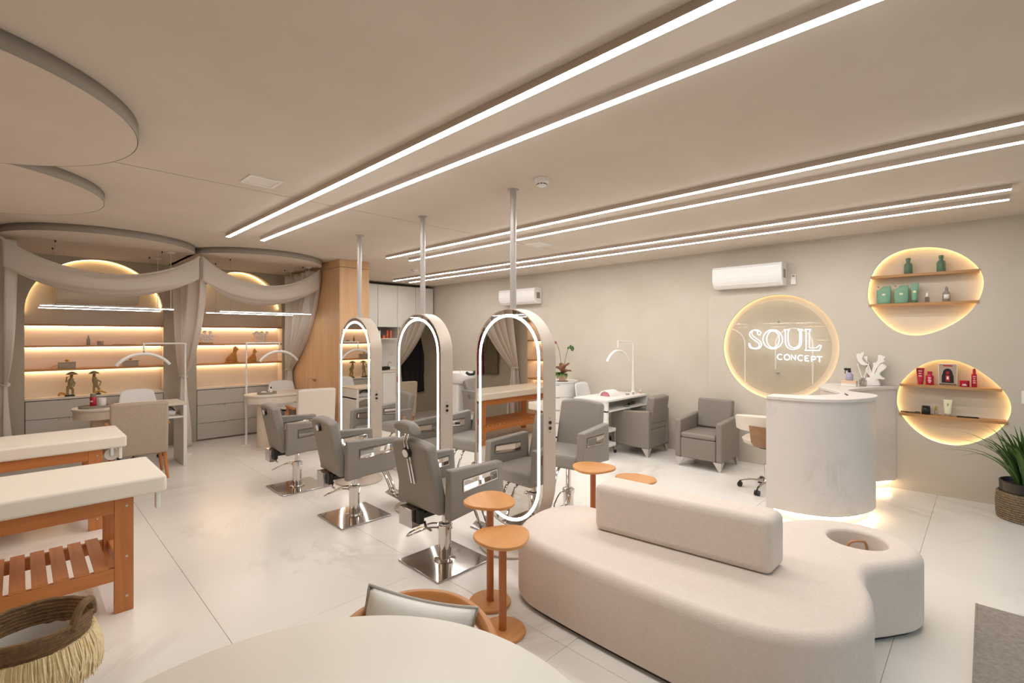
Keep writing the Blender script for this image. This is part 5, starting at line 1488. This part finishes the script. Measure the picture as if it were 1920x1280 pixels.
def cat(label, x, s, rz):
    t = thing('cat_statuette', label, 'statuette', (x, SY - 0.03, 1.1803), rz, 'sitting cat statuettes')
    b = MB()
    def ring(c, rx, ry): return [(c[0] * s + rx * s * math.cos(a), c[1] * s + ry * s * math.sin(a), c[2] * s) for a in [2 * PI * j / 14 for j in range(14)]]
    b.loft([ring((-.02, 0, 0.0), .075, .05), ring((-.025, 0, 0.02), .09, .06), ring((-.02, 0, 0.08), .082, .058), ring((0.0, 0, 0.13), .062, .048), ring((0.03, 0, 0.175), .042, .038), ring((0.045, 0, 0.205), .03, .03), ring((0.05, 0, 0.225), .036, .036), ring((0.055, 0, 0.255), .04, .04), ring((0.052, 0, 0.285), .032, .033), ring((0.05, 0, 0.298), .012, .015)])
    b.ball((0.092 * s, 0, 0.245 * s), (0.018 * s, 0.02 * s, 0.015 * s), 10, 6)
    for q in (-1, 1):
        b.tube([(0.05 * s, q * 0.02 * s, 0.16 * s), (0.068 * s, q * 0.024 * s, 0.08 * s), (0.07 * s, q * 0.024 * s, 0.012 * s)], [0.022 * s, 0.017 * s, 0.014 * s], 9)
        b.ball((0.082 * s, q * 0.024 * s, 0.012 * s), (0.024 * s, 0.015 * s, 0.012 * s), 9, 6)
        b.tube([(0.05 * s, q * 0.024 * s, 0.28 * s), (0.05 * s, q * 0.028 * s, 0.325 * s)], [0.016 * s, 0.002 * s], 7)
    b.build('cat_body', 'cat', t, ang=80)
    MB().tube(catmull([(-0.09 * s, 0, 0.02 * s), (-0.11 * s, -0.04 * s, 0.014 * s), (-0.05 * s, -0.075 * s, 0.014 * s), (0.03 * s, -0.07 * s, 0.014 * s)], 5, False), 0.013 * s, 8).build('tail', 'cat', t)
    for q in (-1, 1): MB().ball((0.088 * s, q * 0.018 * s, 0.262 * s), 0.005 * s, 8, 5).build('eye', 'black', t)
    return t
cat('larger orange sitting cat statuette on the right alcove shelf', 2.42, 0.86, d2r(-15))
cat('smaller orange sitting cat statuette on the right alcove shelf', 2.72, 0.70, d2r(-35))
def coral_piece(label, x, z):
    t = thing('white_coral', label, 'ornament', (x, SY, z), 0, 'branching white corals')
    MB().b2(-0.09, 0.09, -0.04, 0.04, 0, 0.022).build('plinth', 'shelf_wood', t, bevel=0.003, seg=1)
    for k in range(6):
        a = -1 + 2 * k / 5
        h = 0.15 + random.uniform(-0.03, 0.04)
        mb = MB(); mb.tube(catmull([(a * 0.03, 0, 0.02), (a * 0.07, 0.01, h * 0.5), (a * 0.10, 0, h)], 4, False), 0.010, 7)
        mb.ball((a * 0.10, 0, h), (0.028, 0.016, 0.022), 9, 6); mb.ball((a * 0.08, 0, h * 0.65), (0.022, 0.014, 0.016), 9, 6)
        mb.build('branch', 'coral_white', t, ang=80)
coral_piece('white branching coral ornament on the top right alcove shelf, left', 2.06, 1.4853)
coral_piece('white branching coral ornament on the top right alcove shelf, right', 2.86, 1.4853)

# ================================================================== WHITE KITCHENETTE
def wall_cab(label, x0, x1):
    t = thing('wall_cabinet', label, 'cabinet', ((x0 + x1) / 2, 8.83, 1.80), 0, 'white wall cabinets')
    w = x1 - x0
    MB().b2(-w / 2, w / 2, 0.02, 0.398, 0, 0.87).build('carcass', 'cab_white', t, smooth=False)
    MB().b2(-w / 2 + 0.002, w / 2 - 0.002, 0.0, 0.0185, 0.0, 0.868).build('door', 'cab_white', t, bevel=0.002, seg=1)
xs_ = [3.76, 4.21, 4.66, 5.115, 5.57, 6.03, 6.49]
nm_ = ['first white wall cabinet beside the oak column, hidden behind it', 'second white wall cabinet from the oak column', 'third white wall cabinet, its edge just showing past the oak column', 'white wall cabinet seen right of the farthest mirror pole', 'white wall cabinet above the coral products shelf', 'white wall cabinet in the corner by the right wall']
for k in range(6): wall_cab(nm_[k], xs_[k], xs_[k + 1] - 0.002)
os_ = thing('open_shelf', 'small grey open shelf of coral coloured products under the white cabinets', 'shelf', (5.35, 8.83, 1.55))
MB().b2(-0.25, 0.25, 0.02, 0.396, 0.0, 0.018).build('board', 'cab_white', os_, smooth=False)
MB().b2(-0.25, 0.25, 0.38, 0.396, 0.0185, 0.249).build('back', 'taupe_bottle', os_, smooth=False)
for s in (-1, 1): MB().b2(s * 0.25 - 0.008, s * 0.25 + 0.008, 0.02, 0.396, 0.0, 0.249).build('side', 'cab_white', os_, smooth=False)
for k, (x, r, h, mt, lb) in enumerate(((5.20, 0.022, 0.16, 'white_plastic', 'white slim bottle on the kitchenette shelf'), (5.30, 0.035, 0.06, 'coral', 'round coral jar on the kitchenette shelf'), (5.385, 0.022, 0.17, 'coral', 'slim coral bottle on the kitchenette shelf, left of the last one'), (5.465, 0.024, 0.165, 'coral', 'slim coral bottle on the kitchenette shelf, rightmost'))):
    bottle('product_bottle', lb, 'bottle', (x, 8.92, 1.5685), [(r, 0), (r, h * 0.8), (r * 0.9, h * 0.82)], mt, [(r * 0.8, h * 0.82), (r * 0.75, h)], mt)
for k in range(6):
    x0, x1 = xs_[k], xs_[k + 1] - 0.002
    t = thing('base_cabinet', ['white base cabinet beside the oak column', 'second white base cabinet from the oak column', 'third white base cabinet from the oak column', 'white base cabinet seen between the farthest and middle mirrors', 'white base cabinet right below the steel tap', 'white base cabinet in the corner'][k], 'cabinet', ((x0 + x1) / 2, 8.65, 0), 0, 'white base cabinets')
    w = x1 - x0
    MB().b2(-w / 2, w / 2, 0.02, 0.58, 0.09, 0.88).build('carcass', 'cab_white', t, smooth=False)
    MB().b2(-w / 2 + 0.002, w / 2 - 0.002, 0.0, 0.0185, 0.09, 0.878).build('door', 'cab_white', t, bevel=0.002, seg=1)
    MB().b2(-w / 2, w / 2, 0.06, 0.58, 0.0, 0.089).build('plinth', 'taupe_bottle', t, smooth=False)
wt = thing('worktop', 'pale stone worktop of the white kitchenette', 'worktop', (5.12, 8.94, 0.881))
MB().b2(-1.37, 1.37, -0.31, 0.288, 0, 0.035).build('slab', 'counter', wt, bevel=0.003, seg=1)
tp = thing('steel_tap', 'curved steel tap on the kitchenette worktop', 'tap', (5.52, 9.12, 0.9165))
MB().lathe([(0.024, 0), (0.024, 0.015), (0.014, 0.02)], n=16).build('base', 'chrome', tp)
MB().tube(catmull([(0, 0, 0.015), (0, 0, 0.10), (0, -0.05, 0.15), (0, -0.12, 0.12)], 5, False), 0.011, 9).build('spout', 'chrome', tp)
hd = thing('hair_dryer', 'black hair dryer lying on the kitchenette worktop', 'hair dryer', (5.28, 8.80, 0.9165), d2r(10))
MB().tube([(-0.10, 0, 0.04), (0.0, 0, 0.04), (0.09, 0, 0.04)], [0.036, 0.04, 0.028], 14).build('barrel', 'black', hd)
MB().tube([(0.0, 0.0, 0.03), (-0.02, 0.12, 0.02)], [0.019, 0.016], 10).build('grip', 'black', hd)
tw = thing('folded_towel', 'white folded towel on the kitchenette worktop', 'towel', (5.46, 8.84, 0.9165))
for k in range(3): MB().b2(-0.09, 0.09, -0.06, 0.06, 0.001 + 0.018 * k, 0.0185 + 0.018 * k).build('fold', 'pillow', tw, bevel=0.007, seg=2)

# ================================================================== SHAMPOO UNIT
sh = thing('shampoo_chair', 'grey shampoo chair with a white basin, seen between the mirrors', 'shampoo chair', (5.70, 6.62, 0), 0)
# basin at local +y end, seat towards -y
MB().b2(-0.16, 0.16, 0.18, 0.50, 0.0, 0.74).build('basin_pillar', 'white_plastic', sh, bevel=0.04, seg=4)
rings = []
for sc, z in ((0.55, 0.74), (0.82, 0.78), (0.98, 0.86), (1.0, 0.945), (0.90, 0.955), (0.84, 0.93), (0.70, 0.82), (0.45, 0.785)):
    rings.append([(0.24 * sc * math.cos(a), 0.28 + 0.30 * sc * math.sin(a) - 0.02, z - (0.045 if math.sin(a) < -0.75 and z > 0.9 else 0)) for a in [2 * PI * k / 36 for k in range(36)]])
MB().loft(rings).build('basin', 'white_plastic', sh, ang=60)
MB().tube(catmull([(-0.10, 0.02, 0.965), (-0.05, -0.01, 0.925), (0.05, -0.01, 0.925), (0.10, 0.02, 0.965)], 5, False), 0.025, 10).build('neck_rest', 'black', sh)
MB().tube(catmull([(0.12, 0.42, 0.93), (0.12, 0.43, 1.0), (0.08, 0.36, 1.03)], 4, False), 0.012, 8).build('mixer_tap', 'chrome', sh)
R = Matrix.Translation((0, -0.22, 0.42)) @ Matrix.Rotation(d2r(-22), 4, 'X')
lp = slab(0.46, 0.44, 0.1, 8, 0.05, 0.02)
MB().loft([[R @ Vector((a, d, b)) for a, b in lp] for d in (-0.05, 0.05)]).build('backrest', 'grey_vinyl', sh, bevel=0.025)
MB().b2(-0.235, 0.235, -0.72, -0.20, 0.33, 0.46).build('seat', 'grey_vinyl', sh, bevel=0.03, seg=4)
for s in (-1, 1):
    mb = MB(); holed(mb, [(-0.72, 0.33), (-0.14, 0.33), (-0.10, 0.68), (-0.70, 0.66)], [[(-0.58, 0.53), (-0.26, 0.53), (-0.26, 0.60), (-0.58, 0.60)]], s * 0.24, s * 0.30, lambda a, b, d: (d, a, b))
    mb.build('arm', 'grey_vinyl', sh, bevel=0.012)
MB().b2(-0.2, 0.2, -0.68, 0.22, 0.0, 0.06).build('base', 'dark', sh, bevel=0.01)
MB().b2(-0.12, 0.12, -0.55, -0.30, 0.06, 0.33).build('seat_pillar', 'dark', sh, bevel=0.01)

# ================================================================== PLANT, RUG, HANGING CLOTHES
pp = thing('potted_blade_plant', 'green blade-leaved plant in a woven seagrass pot against the right wall', 'plant', (6.16, -0.27, 0))
MB().lathe([(0.18, 0.0), (0.195, 0.01), (0.205, 0.12), (0.20, 0.24), (0.192, 0.24), (0.19, 0.02)], n=40).build('woven_sleeve', 'weave', pp)
for k in range(12):
    z = 0.012 + 0.0195 * k
    rr = 0.199 + 0.008 * math.sin(PI * min(1, z / 0.24))
    MB().tube([(rr * math.cos(a), rr * math.sin(a), z) for a in [2 * PI * j / 40 for j in range(40)]], 0.0085, 6, True).build('weave_coil', 'weave', pp)
MB().lathe([(0.185, 0.20), (0.19, 0.33), (0.18, 0.335), (0.172, 0.30)], n=40).build('inner_pot', 'black', pp)
MB().lathe([(0.174, 0.29), (0.12, 0.30), (0.02, 0.305)], n=24).build('soil', 'dark', pp)
def blade(L, w, bend):
    def f(u, v):
        a = v * 2 - 1
        th = bend * u ** 1.3
        x = sum(math.sin(bend * ((k + .5) / 12 * u) ** 1.3) for k in range(12)) / 12 * L * u
        z = sum(math.cos(bend * ((k + .5) / 12 * u) ** 1.3) for k in range(12)) / 12 * L * u
        ww = w * (0.55 + 0.45 * math.sin(PI * min(1, u * 1.1))) * (1 - u ** 3.5) + 0.0015
        return (x - abs(a) * 0.0 + 0.25 * ww * a * a, a * ww / 2, z)
    return MB().sheet(f, 12, 2).mesh('leaf', True, 80)
bl_ = [blade(0.56, 0.034, 0.7), blade(0.68, 0.032, 1.5), blade(0.50, 0.036, 0.35), blade(0.62, 0.03, 1.1)]
for k in range(80):
    a = d2r(random.uniform(78, 282)); rr = random.uniform(0, 0.09)
    o = obj('leaf', bl_[k % 4], 'leaf_light' if k % 19 == 5 else 'leaf', pp, loc=(rr * math.cos(a), rr * math.sin(a), 0.30), rot=(0, random.uniform(-0.05, 0.25), a + random.uniform(-.12, .12)))
    o.scale = (1, 1, random.uniform(0.75, 1.1))
for az, ln in ((d2r(118), 1.0), (d2r(105), 0.9), (d2r(135), 0.95)):
    o = obj('leaf', bl_[1], 'leaf', pp, loc=(0.08 * math.cos(az), 0.08 * math.sin(az), 0.31), rot=(0, 0.35, az)); o.scale = (1.1, 1, ln * 0.9)

rg = thing('entrance_rug', 'grey woven entrance rug at the lower right corner', 'rug', (3.1, -0.46, 0))
MB().b2(-0.9, 0.9, -0.5, 0.5, 0.001, 0.012).build('pile', 'rug', rg, bevel=0.004, seg=2)
for y in (-0.5, 0.5): MB().b2(-0.9, 0.9, y - 0.006, y + 0.006, 0.001, 0.014).build('bound_edge', 'rug', rg, bevel=0.004, seg=2)

def garment(name, label, cat, loc, rz, mat, w, L, group=None):
    t = thing(name, label, cat, loc, rz, group)
    def side(sg_):
        def f(u, v):
            a = u * 2 - 1
            ww = w * (0.55 + 0.45 * min(1, v * 2.2)) * (1 + 0.12 * v)
            dep = 0.045 * math.sqrt(max(0, 1 - a * a)) * (0.5 + v * 0.5) + 0.012 * math.sin(14 * a + 2 * v) * v
            return (a * ww / 2, -0.055 + sg_ * dep, -0.03 - abs(a) * 0.07 * (1 - v) - L * v)
        return f
    mb = MB(); mb.sheet(side(1), 20, 20); mb.sheet(side(-1), 20, 20)
    mb.build('cloth', mat, t, solid=0.002, ang=80)
    MB().tube(catmull([(0, 0.0, 0.0), (0, -0.03, 0.01), (0, -0.055, -0.005), (0, -0.055, -0.03)], 4, False), 0.005, 7).build('hook', 'brushed', t)
    for s in (-1, 1):
        MB().tube([(s * w * 0.28, -0.055, -0.10), (s * w * 0.45, -0.06, -L * 0.4), (s * w * 0.47, -0.06, -L * 0.72)], [0.04, 0.045, 0.035], 10).build('sleeve', mat, t)
garment('hanging_gown', 'black gown hanging on the back wall, seen in the middle mirror', 'clothing', (-0.55, Y1, 1.72), 0, 'cloth_black', 0.5, 1.25)
garment('hanging_jacket', 'wine red jacket hanging on the side wall, seen in the nearest mirror', 'clothing', (X0, 7.40, 1.72), d2r(90), 'cloth_red', 0.40, 0.85)
garment('hanging_jacket', 'khaki jacket hanging on the side wall, seen in the nearest mirror', 'clothing', (X0, 6.95, 1.70), d2r(90), 'cloth_khaki', 0.34, 0.8)
